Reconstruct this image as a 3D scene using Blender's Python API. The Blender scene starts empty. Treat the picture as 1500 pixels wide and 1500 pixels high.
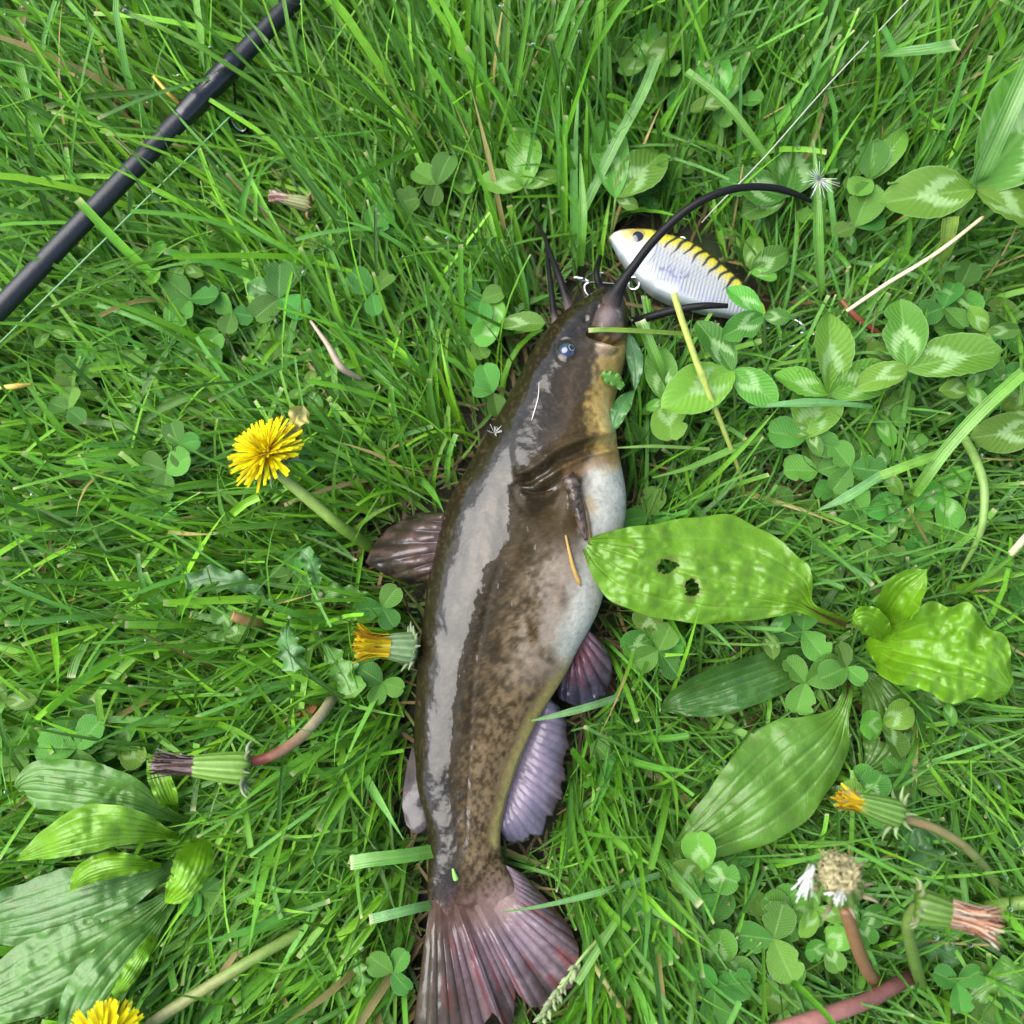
import bpy, math, random
import numpy as np
from mathutils import Vector, Matrix, Euler

random.seed(7)
RNG = np.random.default_rng(11)
scene = bpy.context.scene
COL = scene.collection

# ------------------------------------------------------------------ camera
H_CAM, TILT, FOV = 0.474, math.radians(12.0), math.radians(58.0)
TF = math.tan(FOV / 2)
cam_data = bpy.data.cameras.new('camera')
cam = bpy.data.objects.new('camera', cam_data)
COL.objects.link(cam)
cam.location = (0, 0, H_CAM)
cam.rotation_euler = (TILT, 0, 0)
cam_data.sensor_fit = 'HORIZONTAL'
cam_data.sensor_width = 36.0
cam_data.lens = 18.0 / TF
cam_data.clip_start = 0.01
cam_data.clip_end = 500.0
cam_data.dof.use_dof = True
cam_data.dof.focus_distance = 0.435
cam_data.dof.aperture_fstop = 7.0
scene.camera = cam

# ------------------------------------------------------------------ sky, sun, exposure
SUN_EL, SUN_AZ = math.radians(56), math.radians(-84)      # azimuth measured from +Y towards +X
world = bpy.data.worlds.new('World')
scene.world = world
world.use_nodes = True
wn = world.node_tree
sky = wn.nodes.new('ShaderNodeTexSky')
sky.sky_type = 'NISHITA'
sky.sun_disc = False
sky.sun_elevation = SUN_EL
sky.sun_rotation = SUN_AZ
sky.air_density = 1.0
sky.dust_density = 1.6
sky.ozone_density = 1.0
bg = wn.nodes['Background']
bg.inputs['Strength'].default_value = 0.055
wn.links.new(sky.outputs['Color'], bg.inputs['Color'])

sun_d = bpy.data.lights.new('sun', 'SUN')
sun_d.energy = 1.5
sun_d.angle = math.radians(74)
sun_d.color = (1.0, 0.975, 0.91)
sun = bpy.data.objects.new('sun', sun_d)
COL.objects.link(sun)
sdir = Vector((math.sin(SUN_AZ) * math.cos(SUN_EL), math.cos(SUN_AZ) * math.cos(SUN_EL), math.sin(SUN_EL)))
sun.rotation_euler = sdir.to_track_quat('Z', 'Y').to_euler()
sun.location = (-1, 0.6, 2)

scene.view_settings.view_transform = 'Standard'
scene.view_settings.look = 'None'
scene.view_settings.exposure = 2.35
scene.view_settings.gamma = 1.0
scene.view_settings.use_curve_mapping = False
scene.render.engine = 'CYCLES'
scene.cycles.use_denoising = True
scene.cycles.max_bounces = 6
scene.cycles.diffuse_bounces = 3
scene.cycles.glossy_bounces = 3
scene.cycles.transmission_bounces = 5
scene.cycles.use_adaptive_sampling = True
scene.cycles.adaptive_threshold = 0.02
scene.cycles.caustics_reflective = False
scene.cycles.caustics_refractive = False

# ------------------------------------------------------------------ helpers
CT, ST = math.cos(TILT), math.sin(TILT)

def at(u, v, z=0.0):
    """photograph pixel (1500 square) seen at height z -> point in the world"""
    u = np.asarray(u, float); v = np.asarray(v, float); z = np.asarray(z, float)
    dx = (u - 750) / 750 * TF
    dy = (750 - v) / 750 * TF
    yw = dy * CT + ST
    zw = dy * ST - CT
    t = (z - H_CAM) / zw
    return np.stack(np.broadcast_arrays(dx * t, yw * t, z), -1)

def proj(P):
    P = np.asarray(P, float)
    x = P[..., 0]; y = P[..., 1]; z = P[..., 2] - H_CAM
    cy = y * CT + z * ST
    cz = -y * ST + z * CT
    return 750 + 750 * (x / -cz) / TF, 750 - 750 * (cy / -cz) / TF

def psize(px, u, v, z=0.0):
    return float(np.linalg.norm(at(u + px, v, z) - at(u, v, z)))

def cat(pts, n):
    """Catmull-Rom through rows of pts, n samples evenly in parameter"""
    P = np.asarray(pts, float)
    m = len(P)
    E = np.vstack([2 * P[0] - P[1], P, 2 * P[-1] - P[-2]])
    t = np.linspace(0, m - 1, n)
    i = np.minimum(t.astype(int), m - 2)
    f = (t - i)[:, None]
    a, b, c, d = E[i], E[i + 1], E[i + 2], E[i + 3]
    return 0.5 * (2 * b + (c - a) * f + (2 * a - 5 * b + 4 * c - d) * f ** 2 + (3 * b - a - 3 * c + d) * f ** 3)

def resample(pts, n):
    """linear resample by arc length"""
    P = np.asarray(pts, float)
    d = np.r_[0, np.cumsum(np.linalg.norm(np.diff(P[:, :2], axis=0), axis=1))]
    t = np.linspace(0, d[-1], n)
    return np.stack([np.interp(t, d, P[:, k]) for k in range(P.shape[1])], 1)

def sm(e0, e1, x):
    t = np.clip((x - e0) / (e1 - e0), 0, 1)
    return t * t * (3 - 2 * t)

_T = np.random.default_rng(3).random((256, 256))
def vnoise(x, y):
    x = np.asarray(x, float); y = np.asarray(y, float)
    xi = np.floor(x).astype(int); yi = np.floor(y).astype(int)
    fx = x - xi; fy = y - yi
    fx = fx * fx * (3 - 2 * fx); fy = fy * fy * (3 - 2 * fy)
    g = lambda a, b: _T[a % 256, b % 256]
    return (g(xi, yi) * (1 - fx) + g(xi + 1, yi) * fx) * (1 - fy) + (g(xi, yi + 1) * (1 - fx) + g(xi + 1, yi + 1) * fx) * fy

def fbm(x, y, o=4):
    s = 0; a = 0.5; tot = 0
    for k in range(o):
        s = s + a * vnoise(x * 2 ** k + 17 * k, y * 2 ** k + 31 * k); tot += a; a *= 0.5
    return s / tot

def seg_dist(U, V, poly):
    """distance to a polyline, signed side, and position along it 0..1"""
    best = np.full(np.shape(U), 1e9); side = np.zeros(np.shape(U)); pos = np.zeros(np.shape(U))
    n = len(poly) - 1
    for k in range(n):
        ax, ay = poly[k][:2]; bx, by = poly[k + 1][:2]
        dx, dy = bx - ax, by - ay
        t = np.clip(((U - ax) * dx + (V - ay) * dy) / (dx * dx + dy * dy + 1e-9), 0, 1)
        d = np.hypot(U - ax - t * dx, V - ay - t * dy)
        m = d < best
        best = np.where(m, d, best)
        side = np.where(m, np.sign(dx * (V - ay) - dy * (U - ax)), side)
        pos = np.where(m, (k + t) / n, pos)
    return best, side, pos

def inside(poly, U, V):
    r = np.zeros(np.shape(U), bool)
    n = len(poly)
    for k in range(n):
        x0, y0 = poly[k][:2]; x1, y1 = poly[(k + 1) % n][:2]
        if y0 == y1: continue
        c = ((y0 > V) != (y1 > V)) & (U < (x1 - x0) * (V - y0) / (y1 - y0) + x0)
        r ^= c
    return r

def grid_faces(n, m, close=False):
    i = np.arange(n - 1)[:, None]; j = np.arange(m if close else m - 1)[None, :]
    a = i * m + j; b = i * m + (j + 1) % m
    return np.stack([a, b, b + m, a + m], -1).reshape(-1, 4)

def make_mesh(name, V, F, mat=None, attrs=None, smooth=True, tris=None):
    me = bpy.data.meshes.new(name)
    V = np.ascontiguousarray(V, dtype=np.float32).reshape(-1, 3)
    F = np.asarray(F, dtype=np.int32).reshape(-1, 4) if len(F) else np.zeros((0, 4), np.int32)
    T = np.asarray(tris, dtype=np.int32).reshape(-1, 3) if tris is not None and len(tris) else np.zeros((0, 3), np.int32)
    me.vertices.add(len(V)); me.vertices.foreach_set('co', V.ravel())
    me.loops.add(F.size + T.size)
    me.loops.foreach_set('vertex_index', np.r_[F.ravel(), T.ravel()].astype(np.int32))
    me.polygons.add(len(F) + len(T))
    starts = np.r_[np.arange(len(F)) * 4, F.size + np.arange(len(T)) * 3].astype(np.int32)
    me.polygons.foreach_set('loop_start', starts)
    me.polygons.foreach_set('use_smooth', np.full(len(F) + len(T), smooth))
    me.update(calc_edges=True)
    me.validate()
    for k, val in (attrs or {}).items():
        val = np.asarray(val, np.float32)
        if k == 'Col':
            a = me.attributes.new(k, 'FLOAT_COLOR', 'POINT')
            if val.shape[1] == 3: val = np.c_[val, np.ones(len(val), np.float32)]
            a.data.foreach_set('color', np.ascontiguousarray(val).ravel())
        elif val.ndim == 2:
            a = me.attributes.new(k, 'FLOAT_VECTOR', 'POINT')
            if val.shape[1] == 2: val = np.c_[val, np.zeros(len(val), np.float32)]
            a.data.foreach_set('vector', np.ascontiguousarray(val).ravel())
        else:
            a = me.attributes.new(k, 'FLOAT', 'POINT'); a.data.foreach_set('value', val)
    if mat: me.materials.append(mat)
    return me

def add(name, me, parent=None, loc=(0, 0, 0), rot=None, scale=None):
    o = bpy.data.objects.new(name, me)
    COL.objects.link(o)
    o.location = loc
    if rot is not None: o.rotation_euler = rot
    if scale is not None: o.scale = scale
    if parent: o.parent = parent
    return o

def part(name, V, F, mat, parent, attrs=None, smooth=True, tris=None, solid=0.0, base=None):
    """a mesh given in world coordinates, made local to its root empty"""
    b = np.array(base if base is not None else (parent.location if parent else (0, 0, 0)), float)
    o = add(name, make_mesh(name, np.asarray(V).reshape(-1, 3) - b, F, mat, attrs, smooth, tris), parent)
    if not parent: o.location = b
    if solid:
        s = o.modifiers.new('thickness', 'SOLIDIFY'); s.thickness = solid; s.offset = 0
    return o

def tag(o, label=None, cat_=None, group=None, kind=None):
    if label: o['label'] = label
    if cat_: o['category'] = cat_
    if group: o['group'] = group
    if kind: o['kind'] = kind
    return o

def thing(name, label, cat_, loc, group=None):
    o = bpy.data.objects.new(name, None)
    COL.objects.link(o)
    o.location = Vector([float(c) for c in loc]); o.empty_display_size = 0.01
    return tag(o, label, cat_, group)

def tube(P, R, seg=10, squash=None, caps=True):
    """sweep circles of radius R along P (world points); returns V, F, tris, st"""
    P = np.asarray(P, float); n = len(P); R = np.broadcast_to(np.asarray(R, float), n)
    T = np.gradient(P, axis=0); T /= np.linalg.norm(T, axis=1)[:, None] + 1e-12
    ref = np.array([0, 0, 1.0]) if abs(T[0][2]) < 0.9 else np.array([1.0, 0, 0])
    X = np.cross(ref, T[0]); X /= np.linalg.norm(X)
    ang = np.linspace(0, 2 * math.pi, seg, endpoint=False)
    V = []
    for k in range(n):
        X = X - T[k] * X.dot(T[k]); X /= np.linalg.norm(X)
        Y = np.cross(T[k], X)
        sq = 1 if squash is None else squash
        V.append(P[k] + R[k] * (np.cos(ang)[:, None] * X + sq * np.sin(ang)[:, None] * Y))
    V = np.concatenate(V)
    F = grid_faces(n, seg, True)
    tris = []
    if caps:
        c0, c1 = len(V), len(V) + 1
        V = np.vstack([V, P[0], P[-1]])
        j = np.arange(seg)
        tris = np.vstack([np.stack([np.full(seg, c0), (j + 1) % seg, j], 1),
                          np.stack([np.full(seg, c1), (n - 1) * seg + j, (n - 1) * seg + (j + 1) % seg], 1)])
    st = np.stack(np.meshgrid(np.linspace(0, 1, n), np.linspace(0, 1, seg), indexing='ij'), -1).reshape(-1, 2)
    if caps: st = np.vstack([st, [0, 0], [1, 0]])
    return V, F, tris, st

def px_tube(pts, n=24, seg=10, **k):
    """pts rows (u, v, z, radius in metres)"""
    Q = cat(pts, n)
    return tube(at(Q[:, 0], Q[:, 1], Q[:, 2]), np.maximum(Q[:, 3], 1e-5), seg, **k)

# ------------------------------------------------------------------ materials
def new_mat(name):
    m = bpy.data.materials.new(name); m.use_nodes = True
    nt = m.node_tree
    return m, nt, nt.nodes['Principled BSDF'], nt.nodes['Material Output']

def node(nt, typ, **kw):
    n = nt.nodes.new(typ)
    for k, v in kw.items():
        if k == 'ins':
            for a, b in v.items():
                if hasattr(b, 'is_output'): nt.links.new(b, n.inputs[a])
                else: n.inputs[a].default_value = b
        else: setattr(n, k, v)
    return n

def mth(nt, op, a, b=None, c=None):
    ins = {0: a}
    if b is not None: ins[1] = b
    if c is not None: ins[2] = c
    return node(nt, 'ShaderNodeMath', operation=op, ins=ins).outputs[0]

def mixc(nt, f, a, b, typ='MIX'):
    n = node(nt, 'ShaderNodeMix', data_type='RGBA', blend_type=typ)
    for i, val in ((0, f), (6, a), (7, b)):
        if hasattr(val, 'is_output'): nt.links.new(val, n.inputs[i])
        else: n.inputs[i].default_value = val if i == 0 else (*val, 1.0) if len(val) == 3 else val
    return n.outputs[2]

def ramp(nt, x, e0, e1):
    return node(nt, 'ShaderNodeMapRange', interpolation_type='SMOOTHSTEP', ins={0: x, 1: e0, 2: e1, 3: 0.0, 4: 1.0}).outputs[0]

def bump(nt, h, dist, strength=1.0):
    return node(nt, 'ShaderNodeBump', ins={'Height': h, 'Distance': dist, 'Strength': strength}).outputs[0]

def plain(name, col, rough=0.5, metal=0.0, spec=0.5, noise=0.0, nscale=200.0, coat=0.0):
    m, nt, p, out = new_mat(name)
    p.inputs['Base Color'].default_value = (*col, 1)
    p.inputs['Roughness'].default_value = rough
    p.inputs['Metallic'].default_value = metal
    p.inputs['Specular IOR Level'].default_value = spec
    p.inputs['Coat Weight'].default_value = coat
    p.inputs['Coat Roughness'].default_value = 0.08
    tc = node(nt, 'ShaderNodeTexCoord')
    nz = node(nt, 'ShaderNodeTexNoise', ins={'Vector': tc.outputs['Object'], 'Scale': nscale, 'Detail': 4.0})
    if noise:
        nt.links.new(mixc(nt, nz.outputs[0], [c * (1 - noise) for c in col], [min(1, c * (1 + noise)) for c in col]), p.inputs['Base Color'])
    nt.links.new(bump(nt, nz.outputs[0], 0.0003, 0.35), p.inputs['Normal'])
    return m

def leafy(name, veins='none', rough=0.38, trans=0.3, hue_rand=True, nscale=160.0, use_col=True, base=(0.08, 0.2, 0.03), spec=0.45, chevron=False, tint=(1.35, 1.25, 0.55), glistening=0.0):
    """green tissue: coloured by the Col attribute (or base), translucent, veined along st = (across -1..1, along 0..1)"""
    m, nt, p, out = new_mat(name)
    tc = node(nt, 'ShaderNodeTexCoord')
    st = node(nt, 'ShaderNodeAttribute', attribute_name='st')
    sep = node(nt, 'ShaderNodeSeparateXYZ', ins={0: st.outputs['Vector']})
    s, t = sep.outputs[0], sep.outputs[1]
    nz = node(nt, 'ShaderNodeTexNoise', ins={'Vector': tc.outputs['Object'], 'Scale': nscale, 'Detail': 5.0, 'Roughness': 0.6}).outputs[0]
    if use_col:
        c = node(nt, 'ShaderNodeAttribute', attribute_name='Col').outputs['Color']
    else:
        c = node(nt, 'ShaderNodeRGB').outputs[0]; c.default_value = (*base, 1)
    if hue_rand:
        oi = node(nt, 'ShaderNodeObjectInfo').outputs['Random']
        hs = node(nt, 'ShaderNodeHueSaturation', ins={'Hue': mth(nt, 'MULTIPLY_ADD', oi, 0.055, 0.462), 'Saturation': 1.0,
                  'Value': mth(nt, 'MULTIPLY_ADD', mth(nt, 'FRACT', mth(nt, 'MULTIPLY', oi, 7.3)), 0.75, 0.62), 'Color': c})
        c = hs.outputs[0]
    c = mixc(nt, mth(nt, 'MULTIPLY', nz, 0.55), c, (0.45, 0.5, 0.3), 'MULTIPLY') if False else mixc(nt, 1.0, c, node(nt, 'ShaderNodeMapRange', ins={0: nz, 1: 0.2, 2: 0.8, 3: 0.78, 4: 1.18}).outputs[0], 'MULTIPLY')
    h = nz
    if veins == 'grass':
        w = mth(nt, 'SINE', mth(nt, 'MULTIPLY', s, 16.0))
        mid = mth(nt, 'SUBTRACT', 1.0, ramp(nt, mth(nt, 'ABSOLUTE', s), 0.05, 0.22))
        c = mixc(nt, mth(nt, 'MULTIPLY', mid, 0.35), c, (0.22, 0.36, 0.09))
        c = mixc(nt, mth(nt, 'MULTIPLY_ADD', w, 0.06, 0.06), c, (0.25, 0.42, 0.12))
        h = mth(nt, 'ADD', mth(nt, 'MULTIPLY', w, 0.25), mth(nt, 'MULTIPLY', nz, 0.6))
    if veins == 'clover':
        a = mth(nt, 'ABSOLUTE', s)
        q = mth(nt, 'SUBTRACT', mth(nt, 'MULTIPLY', t, 1.0), mth(nt, 'MULTIPLY', a, 0.28))
        w = mth(nt, 'SINE', mth(nt, 'MULTIPLY', q, 75.0))
        mid = mth(nt, 'SUBTRACT', 1.0, ramp(nt, a, 0.02, 0.09))
        c = mixc(nt, mth(nt, 'MULTIPLY', mid, 0.4), c, (0.2, 0.36, 0.1))
        c = mixc(nt, mth(nt, 'MULTIPLY_ADD', w, 0.05, 0.05), c, (0.16, 0.34, 0.08))
        h = mth(nt, 'ADD', mth(nt, 'MULTIPLY', w, 0.3), nz)
        if chevron:
            jag = node(nt, 'ShaderNodeTexNoise', ins={'Vector': node(nt, 'ShaderNodeCombineXYZ', ins={0: mth(nt, 'MULTIPLY', q, 22.0), 1: mth(nt, 'MULTIPLY', s, 3.0)}).outputs[0], 'Scale': 1.0, 'Detail': 3.0}).outputs[0]
            d = mth(nt, 'ADD', mth(nt, 'ADD', t, mth(nt, 'MULTIPLY', a, 0.42)), mth(nt, 'MULTIPLY_ADD', jag, 0.34, -0.17))
            k = mth(nt, 'MULTIPLY', ramp(nt, d, 0.40, 0.48), mth(nt, 'SUBTRACT', 1.0, ramp(nt, d, 0.58, 0.70)))
            k = mth(nt, 'MULTIPLY', k, mth(nt, 'SUBTRACT', 1.0, ramp(nt, a, 0.55, 0.85)))
            c = mixc(nt, mth(nt, 'MULTIPLY', k, 0.62), c, (0.34, 0.52, 0.22))
        edge = ramp(nt, a, 0.93, 1.0)
        c = mixc(nt, mth(nt, 'MULTIPLY', edge, 0.35), c, (0.3, 0.45, 0.2))
    if veins == 'broad':
        big = node(nt, 'ShaderNodeTexNoise', ins={'Vector': tc.outputs['Object'], 'Scale': 60.0, 'Detail': 3.0}).outputs[0]
        c = mixc(nt, mth(nt, 'MULTIPLY', ramp(nt, big, 0.4, 0.75), 0.12), c, (0.12, 0.27, 0.04))
        a = mth(nt, 'ABSOLUTE', s)
        lat = mth(nt, 'ABSOLUTE', mth(nt, 'SINE', mth(nt, 'MULTIPLY', mth(nt, 'SUBTRACT', mth(nt, 'MULTIPLY', t, 1.6), mth(nt, 'MULTIPLY', a, 0.5)), 34.0)))
        net = node(nt, 'ShaderNodeTexVoronoi', feature='DISTANCE_TO_EDGE', ins={'Vector': tc.outputs['Object'], 'Scale': 330.0}).outputs[0]
        nete = mth(nt, 'SUBTRACT', 1.0, ramp(nt, net, 0.0, 0.07))
        c = mixc(nt, mth(nt, 'MULTIPLY', nete, 0.10), c, (0.20, 0.36, 0.07))
        h = mth(nt, 'ADD', mth(nt, 'ADD', mth(nt, 'MULTIPLY', nete, -0.2), nz), mth(nt, 'MULTIPLY', big, 1.2))
    nrm = bump(nt, h, 0.00045, 0.6)
    nt.links.new(c, p.inputs['Base Color'])
    rv = node(nt, 'ShaderNodeMapRange', ins={0: nz, 1: 0.3, 2: 0.7, 3: rough * 0.75, 4: rough * 1.3}).outputs[0]
    nt.links.new(rv, p.inputs['Roughness'])
    p.inputs['Specular IOR Level'].default_value = spec
    p.inputs['Coat Weight'].default_value = glistening
    p.inputs['Coat Roughness'].default_value = 0.055
    nt.links.new(nrm, p.inputs['Normal'])
    tr = node(nt, 'ShaderNodeBsdfTranslucent')
    nt.links.new(mixc(nt, 1.0, c, tint, 'MULTIPLY'), tr.inputs['Color'])
    mx = node(nt, 'ShaderNodeMixShader', ins={0: trans})
    nt.links.new(p.outputs[0], mx.inputs[1]); nt.links.new(tr.outputs[0], mx.inputs[2])
    nt.links.new(mx.outputs[0], out.inputs['Surface'])
    return m

M = {}
M['grass'] = leafy('grass_blade', 'grass', rough=0.27, trans=0.22, hue_rand=False, nscale=120, spec=0.45, glistening=0.06)
M['clover'] = leafy('clover_marked', 'clover', rough=0.45, trans=0.25, use_col=False, base=(0.082, 0.255, 0.022), chevron=True, spec=0.32, glistening=0.08)
M['clover_plain'] = leafy('clover_plain', 'clover', rough=0.45, trans=0.25, use_col=False, base=(0.064, 0.222, 0.028), spec=0.3)
M['broad'] = leafy('broad_leaf', 'broad', rough=0.30, trans=0.20, hue_rand=False, nscale=90, spec=0.5)
M['stem'] = leafy('stem_tissue', 'none', rough=0.42, trans=0.05, hue_rand=False, nscale=260)
M['petal'] = leafy('petal_tissue', 'none', rough=0.55, trans=0.3, hue_rand=True, nscale=300, tint=(1.1, 1.0, 0.5), spec=0.2)
M['dry'] = leafy('dry_tissue', 'none', rough=0.6, trans=0.15, hue_rand=False, nscale=300, tint=(1.1, 1.0, 0.8), spec=0.25)

# ------------------------------------------------------------------ ground
def build_ground():
    n = 161
    a = np.linspace(-1, 1, n); a = np.sign(a) * (np.abs(a) ** 3.2 * 60 + np.abs(a) * 0.9)
    X, Y = np.meshgrid(a, a, indexing='ij')
    r = np.hypot(X, Y)
    Z = (fbm(X * 14 + 50, Y * 14 + 50) - 0.5) * 0.012 - 0.004
    Z = np.where(r > 2, Z + (fbm(X * .3 + 9, Y * .3 + 9) - 0.5) * 0.15 * np.clip((r - 2) / 10, 0, 1), Z)
    m, nt, p, out = new_mat('soil_and_turf')
    tc = node(nt, 'ShaderNodeTexCoord')
    n1 = node(nt, 'ShaderNodeTexNoise', ins={'Vector': tc.outputs['Object'], 'Scale': 90.0, 'Detail': 8.0, 'Roughness': 0.7}).outputs[0]
    n2 = node(nt, 'ShaderNodeTexNoise', ins={'Vector': tc.outputs['Object'], 'Scale': 18.0, 'Detail': 3.0}).outputs[0]
    c = mixc(nt, ramp(nt, n1, 0.35, 0.7), (0.014, 0.010, 0.006), (0.05, 0.038, 0.02))
    c = mixc(nt, ramp(nt, n2, 0.42, 0.6), c, (0.025, 0.045, 0.012))
    far = ramp(nt, node(nt, 'ShaderNodeVectorMath', operation='LENGTH', ins={0: tc.outputs['Object']}).outputs['Value'], 0.7, 1.5)
    c = mixc(nt, far, c, mixc(nt, n1, (0.03, 0.08, 0.010), (0.10, 0.22, 0.025)))
    nt.links.new(c, p.inputs['Base Color'])
    p.inputs['Roughness'].default_value = 0.85
    nt.links.new(bump(nt, n1, 0.004, 0.8), p.inputs['Normal'])
    o = part('ground', np.stack([X, Y, Z], -1), grid_faces(n, n), m, None)
    tag(o, 'damp dark soil under the lawn', None, None, 'structure')
build_ground()

# ------------------------------------------------------------------ catfish
# left (back) and right (belly) outline of the body in the photograph, half thickness (m), height of underside (m)
ST_ = [  # Lu, Lv, Ru, Rv, b, z0
    (900, 424, 910, 434, .0030, .030),
    (886, 427, 915, 448, .0090, .026),
    (868, 435, 918, 472, .0140, .022),
    (843, 449, 918, 500, .0185, .018),
    (815, 472, 915, 530, .0220, .015),
    (789, 503, 908, 560, .0250, .012),
    (761, 553, 900, 595, .0275, .010),
    (735, 601, 902, 640, .0290, .008),
    (711, 641, 908, 680, .0300, .008),
    (687, 684, 915, 720, .0305, .008),
    (664, 723, 916, 755, .0300, .008),
    (648, 763, 910, 787, .0295, .008),
    (636, 806, 900, 822, .0285, .008),
    (627, 856, 887, 862, .0270, .009),
    (621, 906, 873, 903, .0250, .010),
    (614, 956, 849, 947, .0225, .011),
    (610, 1006, 818, 1004, .0200, .012),
    (607, 1056, 790, 1052, .0178, .013),
    (607, 1106, 768, 1100, .0158, .014),
    (611, 1152, 751, 1145, .0138, .015),
    (621, 1198, 738, 1190, .0120, .016),
    (628, 1238, 733, 1233, .0102, .017),
    (627, 1272, 741, 1266, .0085, .018),
    (626, 1302, 752, 1292, .0060, .020),
    (628, 1328, 756, 1318, .0036, .0225),
    (634, 1350, 742, 1344, .0018, .0245),
    (648, 1366, 718, 1362, .0006, .0255),
]
FISH_BODY = [(r[0], r[1]) for r in ST_] + [(r[2], r[3]) for r in ST_[::-1]]
TAIL_EDGE = [(602, 1535), (628, 1550), (660, 1548), (690, 1535), (712, 1505), (722, 1485), (730, 1492), (742, 1515), (752, 1500), (757, 1452),
             (764, 1462), (780, 1478), (800, 1476), (818, 1463), (836, 1452), (851, 1428), (853, 1395), (838, 1362), (812, 1330), (786, 1302), (764, 1280)]
FISH_TAIL = [(624, 1285)] + [(617, 1365), (611, 1410)] + TAIL_EDGE + [(757, 1283)]
DORSAL_EDGE = [(636, 753), (612, 752), (590, 761), (566, 775), (547, 797), (531, 824), (548, 835), (575, 848), (602, 853), (629, 852)]
PELVIC_EDGE = [(864, 922), (884, 944), (896, 968), (899, 992), (890, 1020), (866, 1040), (838, 1036), (820, 1028), (812, 1010), (822, 990)]
ANAL_EDGE = [(802, 1022), (822, 1036), (834, 1062), (836, 1095), (830, 1115), (833, 1140), (826, 1172), (819, 1172), (817, 1200), (806, 1202), (796, 1224), (768, 1237), (744, 1233), (732, 1218)]
ADIPOSE_EDGE = [(603, 1098), (598, 1122), (592, 1150), (589, 1180), (594, 1208), (606, 1220), (618, 1219), (626, 1206)]
FISH_ALL = [FISH_BODY, FISH_TAIL, DORSAL_EDGE, PELVIC_EDGE, ANAL_EDGE + [(750, 1140), (790, 1050)], ADIPOSE_EDGE]

def skin_material(name, fin=False):
    m, nt, p, out = new_mat(name)
    tc = node(nt, 'ShaderNodeTexCoord')
    col = node(nt, 'ShaderNodeAttribute', attribute_name='Col').outputs['Color']
    glistening = node(nt, 'ShaderNodeAttribute', attribute_name='glistening').outputs['Fac']  # marks where sky sheen is drawn on the skin
    st = node(nt, 'ShaderNodeAttribute', attribute_name='st').outputs['Vector']
    ob = tc.outputs['Object']
    fine = node(nt, 'ShaderNodeTexNoise', ins={'Vector': ob, 'Scale': 520.0, 'Detail': 5.0, 'Roughness': 0.65}).outputs[0]
    mid = node(nt, 'ShaderNodeTexNoise', ins={'Vector': ob, 'Scale': 110.0, 'Detail': 6.0, 'Roughness': 0.65}).outputs[0]
    k = node(nt, 'ShaderNodeMapRange', ins={0: mth(nt, 'MULTIPLY_ADD', fine, 0.5, mth(nt, 'MULTIPLY', mid, 0.5)), 1: 0.3, 2: 0.7, 3: 0.72, 4: 1.26}).outputs[0]
    c = mixc(nt, 1.0, col, k, 'MULTIPLY')
    nt.links.new(c, p.inputs['Base Color'])
    p.inputs['Roughness'].default_value = 0.45
    p.inputs['Specular IOR Level'].default_value = 0.12
    p.inputs['Subsurface Weight'].default_value = 0.0
    if fin:
        stretch = node(nt, 'ShaderNodeMapping', ins={'Vector': st, 'Scale': (1.7, 5.0, 1.0)}).outputs[0]
        jag = node(nt, 'ShaderNodeTexNoise', ins={'Vector': stretch, 'Scale': 1.0, 'Detail': 5.0, 'Roughness': 0.6}).outputs[0]
        sheen_mask = ramp(nt, mth(nt, 'ADD', glistening, mth(nt, 'MULTIPLY_ADD', jag, 2.0, -1.0)), 0.46, 0.52)  # streaks of sky reflection along the fin rays, shaped by this mask
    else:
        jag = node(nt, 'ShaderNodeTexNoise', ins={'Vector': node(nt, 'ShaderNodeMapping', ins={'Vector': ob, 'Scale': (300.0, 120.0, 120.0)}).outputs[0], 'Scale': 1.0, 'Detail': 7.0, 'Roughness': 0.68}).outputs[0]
        sheen_mask = ramp(nt, mth(nt, 'ADD', glistening, mth(nt, 'MULTIPLY_ADD', jag, 4.0, -2.0)), 0.46, 0.54)  # jagged outline given to the drawn sky sheen
    nt.links.new(mth(nt, 'MULTIPLY_ADD', sheen_mask, 0.96, 0.04), p.inputs['Coat Weight'])
    p.inputs['Coat Roughness'].default_value = 0.07
    p.inputs['Coat IOR'].default_value = 1.46
    nt.links.new(bump(nt, fine, 0.00018, 0.6), p.inputs['Normal'])
    soft = node(nt, 'ShaderNodeTexNoise', ins={'Vector': ob, 'Scale': 70.0, 'Detail': 3.0}).outputs[0]
    nt.links.new(bump(nt, mth(nt, 'MULTIPLY_ADD', fine, 0.10, soft), 0.0016, 0.5), p.inputs['Coat Normal'])
    return m
M['skin'] = skin_material('wet_catfish_skin')
M['fin'] = skin_material('wet_catfish_fin', True)
M['barbel'] = plain('black_barbel', (0.006, 0.006, 0.007), 0.3, spec=0.5, noise=0.3, coat=0.6)

def lerp(a, b, f):
    f = np.asarray(f)[..., None]
    return np.asarray(a) * (1 - f) + np.asarray(b) * f

FISH = {}
def on_fish(u, v):
    k = np.argmin(np.hypot(FISH['U'] - u, FISH['V'] - v) + (FISH['up'] < .5) * 1e4)
    return FISH['P'].reshape(-1, 3)[k]

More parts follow.
